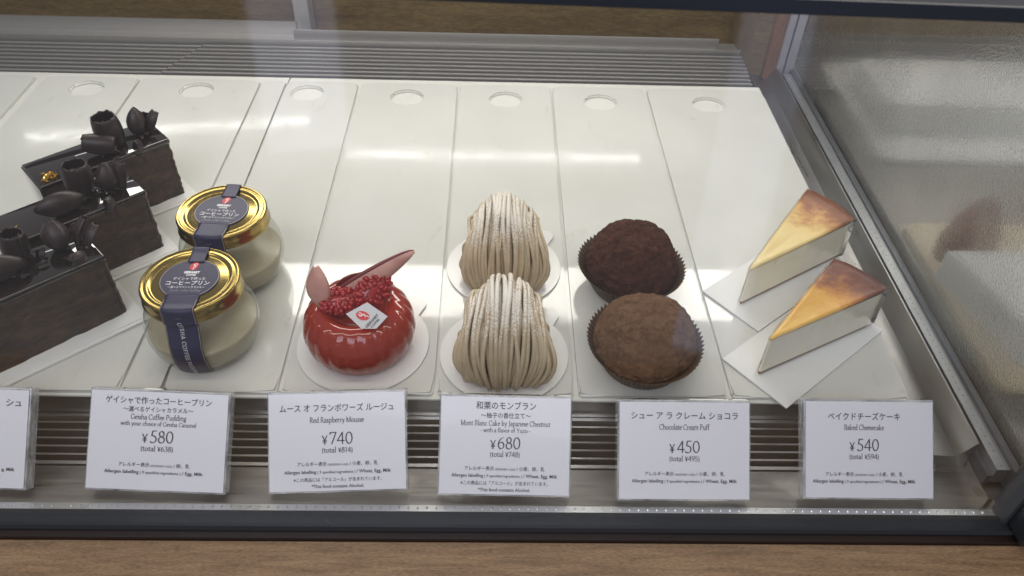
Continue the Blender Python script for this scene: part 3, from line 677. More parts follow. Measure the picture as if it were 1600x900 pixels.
petal('chocolate_petal', (-.0195, -.0040, .0320), (-.0215, .0035, .0580), (.92, -.12, .25), -.0020, .0022, lambda s_: .0068 * math.sin(PI * min(1, .04 + s_ * .92)) ** .9 + .0004, PETAL, False)
petal('chocolate_petal', (-.0170, .0140, .0290), (.0020, .0220, .0385), (-.5, .2, .8), .0020, .0015, lambda s_: .0045 * math.sin(PI * s_) + .0003, DARKPET, False)
# little printed tag lying on the glaze
T0 = [(-.0818, .3154, .0402), (-.0704, .3218, .0433), (-.0584, .3144, .0397), (-.0643, .3078, .0365), (-.0725, .3077, .0365)]
T0 = [Vector(p) - Vector((-.0785, .3300, ZB)) + Vector((0, 0, .0006)) for p in T0]
nT = Vector((0, -math.sin(.45), math.cos(.45)))
bm = bmesh.new(); lo = [bm.verts.new(p) for p in T0]; hi = [bm.verts.new(p + nT * .0004) for p in T0]
bm.faces.new(lo); bm.faces.new(hi)
for i in range(5): bm.faces.new((lo[i], lo[(i + 1) % 5], hi[(i + 1) % 5], hi[i]))
tg = obj('paper_tag', bm, mat('silver_white_tag', (.52, .52, .54), .35), ms)
def emblem(bm, fn, cx, cy, rx, ry, ang=0, mi_oval=0, mi_line=1):
    c, s = math.cos(ang), math.sin(ang); R = lambda x, y: (cx + x * c - y * s, cy + x * s + y * c)
    put(bm, ([R(rx * math.cos(2 * PI * i / 28), ry * math.sin(2 * PI * i / 28)) for i in range(28)], [tuple(range(28))]), lambda x, y: fn(x, y, 0), mi_oval)
    for pts in ([(.10, -.95), (.28, -.55), (-.05, -.38), (.45, -.12), (.02, .08), (-.35, .30), (-.05, .42)], [(.05, .15), (.42, .38), (.30, .68)], [(-.10, .40), (-.02, .72)]):
        Q = [Vector(p) for p in pts]; pl = [crom(Q, i / 14) for i in range(15)]; hw = .075
        for a, b in zip(pl, pl[1:]):
            d = (b - a).normalized(); nn = Vector((-d.y, d.x)) * hw
            quad = [R(p.x * rx, p.y * ry) for p in (a - nn, b - nn, b + nn, a + nn)]
            put(bm, (quad, [(0, 1, 2, 3)]), lambda x, y: fn(x, y, 1), mi_line)
cT = sum(T0, Vector()) / 5
ex = (T0[2] - T0[3]).normalized(); ex = (ex - nT * ex.dot(nT)).normalized(); ey = nT.cross(ex)
def tf(x, y, l=0): return cT + ex * x + ey * y + nT * (.00055 + .0001 * l)
bm = bmesh.new(); emblem(bm, lambda x, y, l: tf(x, y, l), -.0008, .0030, .0026, .0040, math.radians(20))
put(bm, type_polys('GESHARY', .0023, bold=.03), lambda x, y: tf(x + .0002, y - .0038), 2); put(bm, type_polys('COFFEE', .0019, bold=.02), lambda x, y: tf(x + .0002, y - .0060), 2)
o = obj('tag_print', bm, [REDINK, WHITEINK, INK], tg); fix_up(o.data, nT)

# ------------------------------------------------------------------ coffee pudding jars
JG, _ = pane_mat('jar_glass', (.93, .95, .93), .0, 1.3)
PUD = mat('coffee_pudding', (.38, .325, .225), .35); P(PUD).inputs['Subsurface Weight'].default_value = .2; P(PUD).inputs['Subsurface Radius'].default_value = (.006, .005, .003)
GOLD = mat('gold_lid', (.40, .295, .095), .20, 1); bump(GOLD, noise_tex(GOLD, coords(GOLD), 260, 4, .7), .06, .0004)
NAVY = mat('navy_label', (.026, .024, .062), .38); P(NAVY).inputs['Specular IOR Level'].default_value = .3
LINE = mat('gold_line', (.42, .34, .24), .4)
LIDR, LZ = .0275, .0520
bodyprof = [(0, .0012), (.018, .0006), (.0245, .0005), (.0275, .0022), (.0300, .0080), (.0320, .0150), (.0324, .0210), (.0315, .0275), (.0292, .0340), (.0262, .0392), (.0252, .0415), (.0252, .0440)]
def on_body(z):
    for (r0, z0), (r1, z1) in zip(bodyprof[3:], bodyprof[4:]):
        if z0 <= z <= z1: return r0 + (r1 - r0) * (z - z0) / (z1 - z0)
    return bodyprof[-1][0]
def jar(label, x, y, yaw):
    t = thing('pudding_jar', label, 'jar', (x, y, .0004), (0, 0, yaw), 'coffee pudding jars')
    bm = bmesh.new(); BV = [Vector(p) for p in bodyprof]; pr = [crom(BV, i / 40) for i in range(41)]
    lathe(bm, [(max(p.x, 0), p.y) for p in pr], 96); g_ = obj('glass_body', bm, JG, t, True)
    bm = bmesh.new(); pz = [(0, .0045), (.0235, .0042)] + [(on_body(z) - .0014, z) for z in (.005, .009, .013, .017, .0195)] + [(.0302, .0202), (.012, .0202), (0, .0202)]
    lathe(bm, pz, 96); obj('pudding', bm, PUD, t, True)
    bm = bmesh.new()
    pr = [(0, LZ - .0012), (.0200, LZ - .0012), (.0207, LZ - .0016), (.0216, LZ - .0016), (.0224, LZ - .0006), (.0236, LZ - .0002), (.0246, LZ - .0008), (.0254, LZ - .0006), (.0262, LZ), (.0270, LZ - .0004), (.0275, LZ - .0016), (.0273, LZ - .0050), (.0277, LZ - .0080), (.0281, LZ - .0090), (.0275, LZ - .0098), (.0262, LZ - .0095)]
    lathe(bm, pr, 128); lid = obj('lid', bm, GOLD, t, True)
    # sealing label: disc on the lid, bands over both sides
    hw = .0092
    path = [(.0135, LZ + .00010), (.0215, LZ + .00010), (.0262, LZ + .00050), (.0273, LZ + .00010), (.0280, LZ - .0012), (.0280, LZ - .0050), (.0286, LZ - .0100), (.0270, .0405), (.0283, .0378)] + [(on_body(z) + .00035, z) for z in (.0345, .031, .0275, .024, .0205, .017, .0135, .010, .0065, .0035)]
    cum = [0]
    for a, b in zip(path, path[1:]): cum.append(cum[-1] + math.dist(a, b))
    def surf(u, v, lift=0):          # u along the band, v across it
        i = max(0, min(len(path) - 2, next((k for k in range(len(cum) - 1) if cum[k + 1] >= u), len(path) - 2)))
        f = (u - cum[i]) / (cum[i + 1] - cum[i]); r = path[i][0] + (path[i + 1][0] - path[i][0]) * f; z = path[i][1] + (path[i + 1][1] - path[i][1]) * f
        flat = min(1, max(0, (u - cum[1]) / .006)); yy = -(r * (1 - flat) + math.sqrt(max(r * r - v * v, 0)) * flat)
        dr, dz = path[i + 1][0] - path[i][0], path[i + 1][1] - path[i][1]; l_ = math.hypot(dr, dz); nr, nz = -dz / l_, dr / l_
        return Vector((v, yy - nr * lift, z + nz * lift))
    ov = obj('seal_label', (lambda b: (lathe(b, [(0, LZ - .0004), (.0162, LZ - .0004), (.0165, LZ - .0006), (.0165, LZ - .0010)], 96), b)[1])(bmesh.new()), NAVY, t)
    bm = bmesh.new(); U = cum[-1]; grid = [[surf(U * i / 70, hw * (j / 8 * 2 - 1)) for j in range(9)] for i in range(71)]; sheet(bm, grid, .00012); obj('label_band', bm, NAVY, t, True)
    bm = bmesh.new()
    def back(u, v): p = surf(u, v); return Vector((p.x, -p.y, p.z))
    grid = [[back(U * .62 * i / 44, hw * .50 * (j / 8 * 2 - 1)) for j in range(9)] for i in range(45)]; sheet(bm, grid, .00012); obj('label_band', bm, NAVY, t, True)
    # printing
    zt = LZ + .00042
    bm = bmesh.new(); f0 = lambda x, y, l=0: Vector((x, y, LZ - .0003 + .00008 * l))
    rr = [(.0184, .0181)]
    vs = []; fs = []
    for i in range(96):
        for r_ in (.01600, .0157): vs.append((r_ * math.cos(2 * PI * i / 96), r_ * math.sin(2 * PI * i / 96)))
        k = 2 * i; fs.append((k, k + 1, (k + 3) % 192, (k + 2) % 192))
    put(bm, (vs, fs), lambda x, y: f0(x, y), 3)
    emblem(bm, lambda x, y, l: f0(x, y, l + 1), 0, .0103, .0024, .0035, math.radians(-10))
    def row(pl, width, yy, mi, sh=0): put(bm, fitw(pl, width), lambda x, y: f0(x + y * sh, y + yy, 1), mi)
    row(type_polys('GESHARY', .0027, bold=.05), .0090, .0041, 1); row(type_polys('COFFEE', .0021, bold=.03), .0055, .0020, 1)
    row(type_polys('ゲイシャで作った', .0029), .0180, -.0014, 1); row(type_polys('コーヒープリン', .0040, bold=.01), .0240, -.0054, 1)
    row(type_polys('〜選べるゲイシャカラメル〜', .0022), .0205, -.0082, 1); row(pen_polys('Geisha Coffee Pudding', .0026), .0170, -.0110, 4, .25)
    o = obj('label_print', bm, [REDINK, WHITEINK, INK, LINE, SILVERINK], ov); fix_up(o.data, Vector((0, 0, 1)))
    bm = bmesh.new()
    a, b = pen_polys('|  GEISHA COFFEE PUDDING  |', .0033, 'L', .07, 1.0)
    put(bm, (a, b), lambda x, y: surf(.0185 + x, y - .0008, .00035), 0)
    for e in (-1, 1):
        for i in range(60):
            u0, u1 = .0045 + (U - .005) * i / 60, .0045 + (U - .005) * (i + 1) / 60
            q = [surf(u0, e * (hw - .0004), .00025), surf(u0, e * (hw - .00062), .00025), surf(u1, e * (hw - .00062), .00025), surf(u1, e * (hw - .0004), .00025)]
            f = bm.faces.new([bm.verts.new(p) for p in q]); f.material_index = 1
    obj('band_print', bm, [WHITEINK, LINE], ov)
jar('nearer pudding jar with gold lid and navy label showing the whole lettered band', -.1705, .3310, math.radians(1))
jar('gold lidded pudding jar with navy label, partly hidden behind the nearer jar', -.1690, .3940, math.radians(-3))

# ------------------------------------------------------------------ cheesecake slices
FILM, fg = pane_mat('clear_film', (.99, .99, .985), .07, 1.8)
bnn = N(FILM, 'ShaderNodeBump'); bnn.inputs['Strength'].default_value = .5; bnn.inputs['Distance'].default_value = .004; L(FILM, noise_tex(FILM, coords(FILM, (1, 1, .35)), 55, 1, .4, 1.0), bnn.inputs['Height']); L(FILM, bnn.outputs[0], fg.inputs['Normal'])
SIDEC = mat('cheese_filling', (.64, .58, .40), .5); P(SIDEC).inputs['Subsurface Weight'].default_value = .15; P(SIDEC).inputs['Subsurface Radius'].default_value = (.006, .005, .003)
L(SIDEC, ramp(SIDEC, noise_tex(SIDEC, coords(SIDEC, (60, 60, 260)), 2, 4, .6), [(.3, (.88, .82, .66)), (.7, (.93, .88, .73))]), P(SIDEC).inputs['Base Color'])
CRUST = mat('brown_base', (.22, .12, .055), .8)
def cheesecake(label, tip, A, B, H, stops, seed, lift=0):
    tip, A, B = Vector(tip), Vector(A), Vector(B); ctr = (tip + A + B) / 3; z00 = ZB + lift
    t = thing('cheesecake_slice', label, 'cheesecake', (tip.x, tip.y, z00), group='cheesecake slices')
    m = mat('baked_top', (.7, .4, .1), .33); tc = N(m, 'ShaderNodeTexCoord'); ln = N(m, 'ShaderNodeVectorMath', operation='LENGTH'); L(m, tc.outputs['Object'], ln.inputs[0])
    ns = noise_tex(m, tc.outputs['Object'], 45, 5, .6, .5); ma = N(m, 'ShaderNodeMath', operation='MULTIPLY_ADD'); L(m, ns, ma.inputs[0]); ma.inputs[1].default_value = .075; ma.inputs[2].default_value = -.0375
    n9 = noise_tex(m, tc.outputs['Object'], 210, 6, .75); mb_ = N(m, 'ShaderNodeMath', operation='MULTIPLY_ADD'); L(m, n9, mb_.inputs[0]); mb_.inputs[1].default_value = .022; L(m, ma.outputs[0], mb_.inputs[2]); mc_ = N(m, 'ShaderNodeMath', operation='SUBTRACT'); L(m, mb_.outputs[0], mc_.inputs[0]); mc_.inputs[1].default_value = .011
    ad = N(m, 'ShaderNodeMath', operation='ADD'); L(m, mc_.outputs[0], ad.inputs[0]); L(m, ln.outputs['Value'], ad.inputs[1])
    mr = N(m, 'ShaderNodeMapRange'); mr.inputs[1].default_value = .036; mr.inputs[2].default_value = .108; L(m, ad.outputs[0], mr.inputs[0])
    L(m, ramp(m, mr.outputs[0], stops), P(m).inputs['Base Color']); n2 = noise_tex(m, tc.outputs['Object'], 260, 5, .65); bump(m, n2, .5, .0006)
    sA, sB = A - tip, B - tip
    def outline(k):     # triangle with rounded tip and a curved outer edge
        pts = []; nA, nB = sA.normalized(), sB.normalized(); q = .004
        for i in range(5): f = i / 4; pts.append(nB * q * (1 - f) * 1 + nA * q * f + (nA + nB) * -.0002 * math.sin(PI * f))
        for i in range(1, 13): pts.append(nA * q + (sA - nA * q) * i / 12)
        for i in range(1, 12): f = i / 12; pts.append(sA + (sB - sA) * f + (sA + sB).normalized() * .0035 * math.sin(PI * f))
        for i in range(12): pts.append(sB + (nB * q - sB) * i / 12)
        c = (sA + sB) / 3; return [c + (p - c) * k for p in pts]
    def loft(levels, m_, name, top=False, th=None):
        bm = bmesh.new(); rings = []
        for k, z in levels:
            rings.append([bm.verts.new((p.x, p.y, z + (noise.noise(Vector((p.x * 90, p.y * 90, seed))) * .0006 if z > .01 else 0))) for p in outline(k)])
        n = len(rings[0])
        for P1, P2 in zip(rings, rings[1:]):
            for j in range(n): bm.faces.new((P1[j], P1[(j + 1) % n], P2[(j + 1) % n], P2[j]))
        if not th: bm.faces.new(rings[0][::-1])
        if top:
            c = (sA + sB) / 3; cv = bm.verts.new((c.x, c.y, levels[-1][1] - .0005))
            for j in range(n): bm.faces.new((rings[-1][j], rings[-1][(j + 1) % n], cv))
        elif not th: bm.faces.new(rings[-1])
        return obj(name, bm, m_, t, False)
    loft([(.985, 0), (.985, .0020)], CRUST, 'crust_base')
    loft([(.985, .0021), (.99, .010), (.995, .020), (.99, H - .0022)], SIDEC, 'filling')
    bm = bmesh.new(); rings = []
    for k, z in ((.992, H - .0021), (.996, H - .0008), (.975, H), (.8, H - .0002), (.5, H - .0006), (.2, H - .0008)):
        rings.append([bm.verts.new((p.x, p.y, z + noise.noise(Vector((p.x * 120, p.y * 120, seed))) * .0005 + (.0008 * (p.length / .1) ** 6))) for p in outline(k)])
    n = len(rings[0])
    for P1, P2 in zip(rings, rings[1:]):
        for j in range(n): bm.faces.new((P1[j], P1[(j + 1) % n], P2[(j + 1) % n], P2[j]))
    bm.faces.new(rings[-1]); bm.faces.new(rings[0]); obj('baked_top', bm, m, t, True)
    # film wrapped round the cut sides
    bm = bmesh.new(); rings = []
    for z, k in ((.0003, 1.03), (.006, 1.03), (.014, 1.025), (.022, 1.02), (H - .002, 1.022), (H + .0012, 1.035)):
        rings.append([bm.verts.new((p.x + noise.noise(Vector((p.x * 160, p.y * 160, z * 90 + seed))) * .0006, p.y + noise.noise(Vector((p.y * 160, z * 90, seed))) * .0006, z)) for p in outline(k)])
    for P1, P2 in zip(rings, rings[1:]):
        for j in range(n): bm.faces.new((P1[j], P1[(j + 1) % n], P2[(j + 1) % n], P2[j]))
    obj('plastic_wrap', bm, FILM, t, True)
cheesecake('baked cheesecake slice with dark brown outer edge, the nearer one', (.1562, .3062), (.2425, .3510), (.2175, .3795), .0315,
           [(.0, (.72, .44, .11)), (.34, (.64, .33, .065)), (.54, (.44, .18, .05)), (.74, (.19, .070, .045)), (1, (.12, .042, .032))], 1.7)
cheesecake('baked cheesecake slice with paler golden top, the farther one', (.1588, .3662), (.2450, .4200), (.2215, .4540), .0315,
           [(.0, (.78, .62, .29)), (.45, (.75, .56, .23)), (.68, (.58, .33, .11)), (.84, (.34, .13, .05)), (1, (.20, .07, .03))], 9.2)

# ------------------------------------------------------------------ chocolate slices
CH = mat('chocolate_sponge', (.05, .035, .026), .36); P(CH).inputs['Specular IOR Level'].default_value = .4
v = coords(CH, (13, 13, 24), rot=(0, .25, 0)); f = noise_tex(CH, v, 6, 8, .65, .8); f2 = noise_tex(CH, coords(CH), 140, 7, .75)
L(CH, ramp(CH, f, [(.32, (.020, .011, .008)), (.5, (.046, .027, .017)), (.72, (.092, .053, .029))]), P(CH).inputs['Base Color'])
ad = N(CH, 'ShaderNodeMath', operation='ADD'); L(CH, f, ad.inputs[0]); L(CH, f2, ad.inputs[1]); bump(CH, ad.outputs[0], .7, .0016)
GLAZE = mat('dark_mirror_glaze', (.012, .007, .006), .04); P(GLAZE).inputs['Coat Weight'].default_value = 1; P(GLAZE).inputs['Coat Roughness'].default_value = .02
bump(GLAZE, noise_tex(GLAZE, coords(GLAZE), 70, 2), .06, .001)
CURL = mat('dark_chocolate_curl', (.040, .025, .024), .42); P(CURL).inputs['Specular IOR Level'].default_value = .35
vv = coords(CURL, (1, 1, .15)); bump(CURL, noise_tex(CURL, vv, 500, 4, .6), .25, .0004)
L(CURL, ramp(CURL, noise_tex(CURL, coords(CURL), 110, 4), [(.3, (.017, .010, .010)), (.7, (.036, .023, .023))]), P(CURL).inputs['Base Color'])
LEAF = mat('gold_leaf', (.85, .60, .16), .22, 1)
A0 = math.atan2(-.682, -.731)
def curl(par, u, w_, z, R, H, a0, a1, yaw=0, lean=0, ldir=0, taper=.55, seed=0, jag=.0007, close=False):
    """rolled chocolate: barrel-shaped sheet sweeping a0..a1 degrees; local x = along the cake, y = across"""
    rnd = random.Random(seed); H = H * .88 if lean < 1 else H; M = Matrix.Translation(Vector((u, w_, z))) @ Matrix.Rotation(ldir, 4, 'Z') @ Matrix.Rotation(lean, 4, 'Y') @ Matrix.Rotation(yaw, 4, 'Z')
    nu, nv = 44, 14; grid = []; jj = [rnd.uniform(-1, 1) for _ in range(nu)]
    for i in range(nu):
        a = math.radians(a0 + (a1 - a0) * i / (nu - 1)); sp_ = 1 - .16 * i / (nu - 1); row = []
        for j in range(nv):
            q = j / (nv - 1); bulge = math.sin(PI * (.12 + .76 * q)) ** .9 if not close else math.sin(PI * (.02 + .96 * q)) ** .75
            r = R * sp_ * (taper + (1 - taper) * bulge) if not close else R * sp_ * bulge
            h = H * q + (jag * jj[i] * (q > .95)) + (.3 * jag * math.sin(i * .7 + seed) * q)
            row.append(M @ Vector((r * math.cos(a), r * math.sin(a) * (1 if not close else .8), h)))
        grid.append(row)
    bm = bmesh.new(); sheet(bm, grid, .0007); return obj('chocolate_curl', bm, CURL, par, True)
def choc(label, ox, oy, seed, spec, L_=.086, Wd=.033, Hc=.0455, gold=True):
    rnd = random.Random(seed); t = thing('chocolate_slice', label, 'cake', (ox, oy, .0020), (0, 0, A0), 'chocolate slices with curls')
    # local x runs along the slice from its near-right end, local y towards the viewer's far side is -y
    bm = bmesh.new(); bmesh.ops.create_grid(bm, x_segments=2, y_segments=2, size=.1); bm.free()
    bm = bmesh.new(); nx, nz = 60, 26
    def wall(f):
        g_ = [[bm.verts.new(f(i / nx, j / nz)) for j in range(nz + 1)] for i in range(nx + 1)]
        for i in range(nx):
            for j in range(nz): bm.faces.new((g_[i][j], g_[i + 1][j], g_[i + 1][j + 1], g_[i][j + 1]))
    def rough(p, k=1.0): return (noise.fractal(Vector((p.x * 45, p.z * 190, seed + p.y * 45)), .7, 2.2, 4)) * .0011 * k
    def edge(s_): return .0016 * (1 - min(1, min(s_, 1 - s_) / .04)) ** 2
    def Fp(a, b): p = Vector((L_ * a, 0, Hc * b)); return p + Vector((0, rough(p) - edge(a), 0)) 
    def Bp(a, b): p = Vector((L_ * a, -Wd, Hc * b)); return p - Vector((0, rough(p) - edge(a), 0))
    def E0(a, b): p = Vector((0, -Wd * a, Hc * b)); return p + Vector((-rough(p) + edge(a), 0, 0))
    def E1(a, b): p = Vector((L_, -Wd * a, Hc * b)); return p + Vector((rough(p) - edge(a), 0, 0))
    for f in (Fp, Bp, E0, E1): wall(f)
    box(bm, .001, L_ - .001, -Wd + .001, -.001, 0, Hc - .0002)
    obj('sponge', bm, CH, t, True)
    bm = bmesh.new(); box(bm, -.0005, L_ + .0014, -Wd - .0006, .0006, Hc - .0024, Hc + .0014, .0012); box(bm, L_ + .0008, L_ + .0022, -Wd - .0004, .0004, .0, Hc, .0006)
    obj('glaze', bm, GLAZE, t, True)
    zt = Hc + .0013
    for sargs in spec: curl(t, sargs[0], -sargs[1], zt + sargs[2], *sargs[3:])
    for k in range(9):                                    # broken shards round the curls
        bm = bmesh.new(); x, y = rnd.uniform(.004, .045), -rnd.uniform(.006, .028); M = Matrix.Translation(Vector((x, y, zt + .0012))) @ Matrix.Rotation(rnd.uniform(0, 6), 4, 'Z') @ Matrix.Rotation(rnd.uniform(-.9, .9), 4, 'Y')
        w1, l1 = rnd.uniform(.002, .004), rnd.uniform(.004, .009)
        grid = [[M @ Vector((l1 * (i / 6 - .5), w1 * (j / 3 - .5) * math.sin(PI * (.15 + .7 * i / 6)), .0015 * math.sin(PI * i / 6))) for j in range(4)] for i in range(7)]
        sheet(bm, grid, .0007); obj('chocolate_shard', bm, CURL, t)
    if gold:
        bm = bmesh.new()
        for k in range(34):
            p = Vector((.0790 + rnd.uniform(-.0045, .0035), -.0065 + rnd.uniform(-.0045, .004), zt + .0006 + rnd.uniform(0, .0022)))
            q = [p + Vector((rnd.uniform(-1, 1), rnd.uniform(-1, 1), rnd.uniform(-.7, .7))) * .0026 for _ in range(4)]
            c = sum(q, Vector()) / 4; q.sort(key=lambda z_: math.atan2(z_.y - c.y, z_.x - c.x)); bm.faces.new([bm.verts.new(z_) for z_ in q])
        obj('gold_leaf', bm, LEAF, t)
D = math.radians
# each curl: u, v, dz, R, H, a0, a1, yaw, lean, lean direction, taper, seed, jag, closed
choc('chocolate slice farthest from the glass, topped with an open barrel curl and gold leaf', -.2287, .4792, 1,
     [(.031, .019, 0, .0098, .0245, 0, 400, 1.0, D(3), 0, .70, 1, .0007, False),
      (.0135, .017, 0, .0078, .0235, 0, 360, .5, D(8), D(200), .3, 2, .0004, True),
      (.0330, .006, .006, .0070, .0200, 0, 380, 0, D(78), D(-30), .66, 3, .0007, False),
      (.0040, .015, .002, .0060, .0150, 0, 130, 2.0, D(35), D(190), .4, 4, .0007, False),
      (.0210, .008, -.001, .0070, .0120, 20, 140, 0, D(60), D(60), .5, 5, .0007, False),
      (.0080, .024, .0, .0060, .0130, 0, 150, .8, D(20), D(160), .4, 6, .0007, False)])
choc('middle chocolate slice, its curls overlapping the slice behind it', -.2248, .4178, 2,
     [(.0300, .026, 0, .0092, .0225, 0, 400, 1.4, D(-3), 0, .68, 11, .0007, False),
      (.0165, .0130, 0, .0080, .0235, 0, 360, .4, D(6), D(200), .3, 12, .0004, True),
      (.0330, .009, .0065, .0078, .0290, 0, 360, 0, D(84), D(0), .45, 13, .0005, True),
      (.0080, .0140, .0, .0072, .0210, 20, 200, 1.2, D(14), D(180), .4, 14, .0007, False),
      (.0225, .006, -.001, .0070, .0100, 20, 140, 0, D(65), D(50), .5, 15, .0007, False)])
choc('nearest chocolate slice, largest in view, with a leaf shaped curl and shards', -.2279, .3537, 3,
     [(.0370, .030, 0, .0078, .0195, 0, 390, 1.8, D(-6), 0, .66, 21, .0007, False),
      (.0160, .0200, 0, .0098, .0225, 0, 360, .3, D(12), D(250), .3, 22, .0004, True),
      (.0360, .0140, .0070, .0085, .0330, 0, 360, 0, D(82), D(-6), .45, 23, .0005, True),
      (.0050, .0180, .0, .0068, .0180, 10, 150, 1.0, D(34), D(190), .4, 24, .0007, False),
      (.0020, .0120, .0, .0068, .0150, 10, 130, 1.6, D(48), D(200), .4, 25, .0007, False),
      (.0100, .0090, -.001, .0070, .0110, 20, 150, 0, D(65), D(30), .5, 26, .0007, False)])

# ------------------------------------------------------------------ price cards
ACR, _ = pane_mat('clear_acrylic', (.86, .87, .90), .03, 1.6)
_mx = [n for n in ACR.node_tree.nodes if n.type == 'MIX_SHADER'][0]; _t = [n for n in ACR.node_tree.nodes if n.type == 'BSDF_TRANSPARENT'][0]
_d = N(ACR, 'ShaderNodeBsdfDiffuse'); _d.inputs[0].default_value = (.78, .79, .82, 1); _m3 = N(ACR, 'ShaderNodeMixShader')
L(ACR, ramp(ACR, noise_tex(ACR, coords(ACR, (40, 40, 200)), 2, 3), [(.4, (.22,) * 3), (.65, (.60,) * 3)]), _m3.inputs[0]); L(ACR, _t.outputs[0], _m3.inputs[1]); L(ACR, _d.outputs[0], _m3.inputs[2]); L(ACR, _m3.outputs[0], _mx.inputs[1])
CARD = mat('lilac_white_card', (.76, .755, .81), .25); P(CARD).inputs['Coat Weight'].default_value = .3
FILMC, _ = pane_mat('card_sleeve', (.97, .97, .98), .02, 1.0)
KJ = 'アレルギー表示'; SM = '(特定原材料 9 品目)'
def price_card(label, x, y, yaw, wd, lines, hd=.0535, th=.0085, rollz=0.0):
    t = thing('price_card', label, 'price card', (x, y, -.0148), (math.radians(45), 0, 0), 'price cards along the front ledge')
    t.rotation_euler = (Matrix.Rotation(yaw, 3, 'Z') @ Matrix.Rotation(math.radians(45), 3, 'X') @ Matrix.Rotation(rollz, 3, 'Z')).to_euler()
    bm = bmesh.new(); box(bm, -wd / 2, wd / 2, -.0004, hd + .0004, -th, -.0006, .0007); obj('acrylic_block', bm, ACR, t)
    bm = bmesh.new(); box(bm, -wd / 2 + .0010, wd / 2 - .0010, .0008, hd - .0008, -.0004, .0); c = obj('card', bm, CARD, t)
    # clear prop behind the block, down to the ledge
    bm = bmesh.new(); c45 = math.sqrt(.5)
    w2 = .008
    pr = [(.012, -th - .0001), (.034, -th - .0001), (.034 - .022, -th - .022)]
    for sx in (1,):
        a = [bm.verts.new((-w2, p, q)) for p, q in pr]; b = [bm.verts.new((w2, p, q)) for p, q in pr]
        bm.faces.new(a); bm.faces.new(b[::-1])
        for i in range(3): bm.faces.new((a[i], b[i], b[(i + 1) % 3], a[(i + 1) % 3]))
    obj('prop', bm, ACR, t)
    for kind, text, size, frac, width, dx in lines:
        yy = hd * (1 - frac); bm = bmesh.new()
        if kind == 'mix':           # large - small - large on one baseline
            xs = 0; allv, allf = [], []
            for q, sz, bd in text:
                vs, fs = type_polys(q, sz, 'L', bold=bd); k = len(allv); allv += [(x_ + xs, y_) for x_, y_ in vs]; allf += [tuple(i + k for i in f) for f in fs]; xs += max(v[0] for v in vs) + .0007
            pl = (allv, allf)
        elif kind == 'pen': pl = pen_polys(text, size, weight=.95)
        elif kind == 'price': pl = pen_polys(text[0], size * .8, 'L', weight=.85); p2 = pen_polys(text[1:], size, 'L', weight=.80); k = len(pl[0]); off = max(v[0] for v in pl[0]) + .0011; pl = (pl[0] + [(x_ + off, y_) for x_, y_ in p2[0]], pl[1] + [tuple(i + k for i in f) for f in p2[1]])
        elif kind == 'jp': pl = type_polys(text, size, bold=.004)
        else: pl = type_polys(text, size, bold=.012)
        put(bm, fitw(pl, width), lambda a, b: Vector((a + dx, b + yy, .00025)))
        o = obj('lettering', bm, INK, c); fix_up(o.data, Vector((0, 0, 1)))
    return t
def allergens(jp, en, f1, f2, w1=.043, w2=.057, dx=0):
    return [('mix', [(KJ, .0025, .006), (SM, .0014, 0), ('/ ' + jp, .0025, .006)], 0, f1, w1, dx),
            ('mix', [('Allergen labelling', .0026, .012), ('( 9 specified ingredients )', .0021, .006), ('/ ' + en, .0026, .012)], 0, f2, w2, dx)]
NOTE = [('jp', '※この商品には「アルコール」が含まれています。', .0024, .890, .047, 0), ('sans', '*This food contains Alcohol.', .0025, .955, .028, 0)]
MLK = ('小麦、卵、乳', 'Wheat, Egg, Milk')
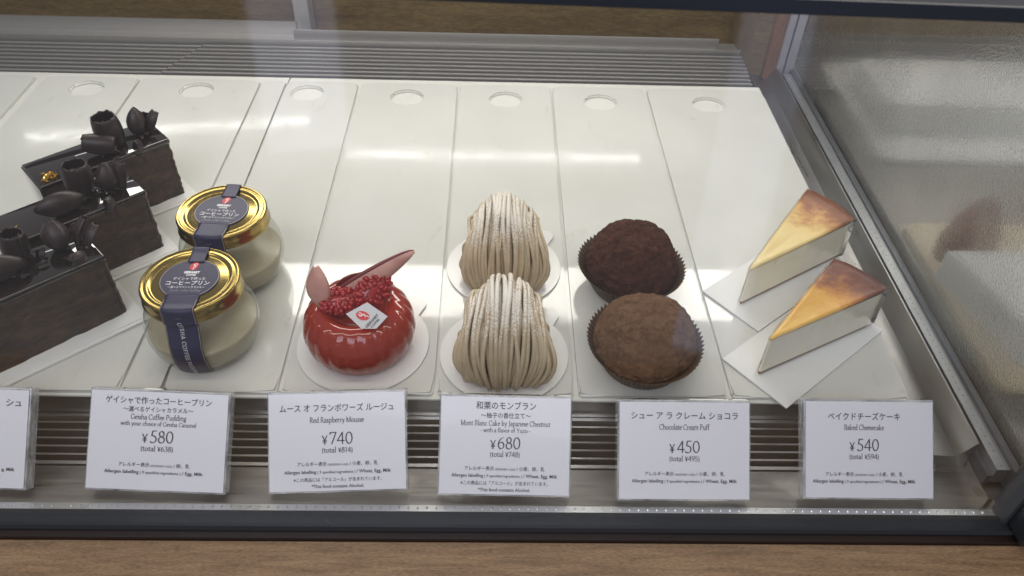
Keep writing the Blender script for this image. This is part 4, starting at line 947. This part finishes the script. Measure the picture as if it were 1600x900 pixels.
pc = [
 ('price card for the coffee pudding reading 580 yen', -.1782, .2354, 0, .0744, D(-1.9),
  [('jp', 'ゲイシャで作ったコーヒープリン', .0042, .130, .056, -.0005), ('jp', '〜選べるゲイシャカラメル〜', .0031, .210, .037, -.0005), ('pen', 'Geisha Coffee Pudding', .0041, .288, .0295, 0), ('pen', 'with your choice of Geisha Caramel', .0033, .350, .040, 0),
   ('price', '¥580', .0094, .515, .0167, 0), ('pen', '(total ¥638)', .0041, .600, .0168, 0)] + allergens('卵、乳', 'Egg, Milk', .755, .825, .0375, .052, -.001)),
 ('price card for the red raspberry mousse reading 740 yen, slightly turned', -.0810, .2362, 0, .0748, D(2.1),
  [('jp', 'ムース オ フランボワーズ ルージュ', .0045, .190, .061, 0), ('pen', 'Red Raspberry Mousse', .0043, .305, .029, 0), ('price', '¥740', .0094, .520, .0166, 0), ('pen', '(total ¥814)', .0041, .605, .0162, 0)]
  + allergens(*MLK, .735, .812) + NOTE),
 ('price card for the chestnut cakes reading 680 yen', .0079, .2345, 0, .0718, D(-.7),
  [('jp', '和栗のモンブラン', .0046, .130, .0323, 0), ('jp', '〜柚子の香仕立て〜', .0033, .220, .0268, 0), ('pen', 'Mont Blanc Cake by Japanese Chestnut', .0041, .300, .0484, 0), ('pen', '—with a flavor of Yuzu—', .0034, .365, .0274, 0),
   ('price', '¥680', .0094, .530, .0163, 0), ('pen', '(total ¥748)', .0041, .610, .0158, 0)] + allergens(*MLK, .745, .815) + NOTE),
 ('price card for the chocolate cream puff reading 450 yen', .1051, .2325, 0, .0725, D(.1),
  [('jp', 'シュー ア ラ クレーム ショコラ', .0045, .180, .058, 0), ('pen', 'Chocolate Cream Puff', .0043, .290, .0275, 0), ('price', '¥450', .0094, .520, .0166, 0), ('pen', '(total ¥495)', .0041, .605, .0162, 0)]
  + allergens(*MLK, .750, .820)),
 ('price card for the baked cheesecake reading 540 yen', .2067, .2342, 0, .0720, D(0),
  [('jp', 'ベイクドチーズケーキ', .0045, .195, .0397, -.003), ('pen', 'Baked Cheesecake', .0042, .300, .0219, -.003), ('price', '¥540', .0094, .510, .0163, -.003), ('pen', '(total ¥594)', .0041, .595, .0160, -.003)]
  + allergens(*MLK, .765, .835, .0425, .0565, -.003)),
 ('price card cut off at the left edge, beside the coffee pudding card', -.2835, .2368, 0, .0740, D(-1.4),
  [('jp', 'シュ', .0045, .170, .0080, .0285), ('sans', 'g, Milk', .0025, .815, .0068, .0275)]),
]
for lb, x, y, yaw, wd, rz, ln_ in pc: price_card(lb, x, y, yaw, wd, ln_, rollz=rz)
bpy.data.objects.remove(FO)
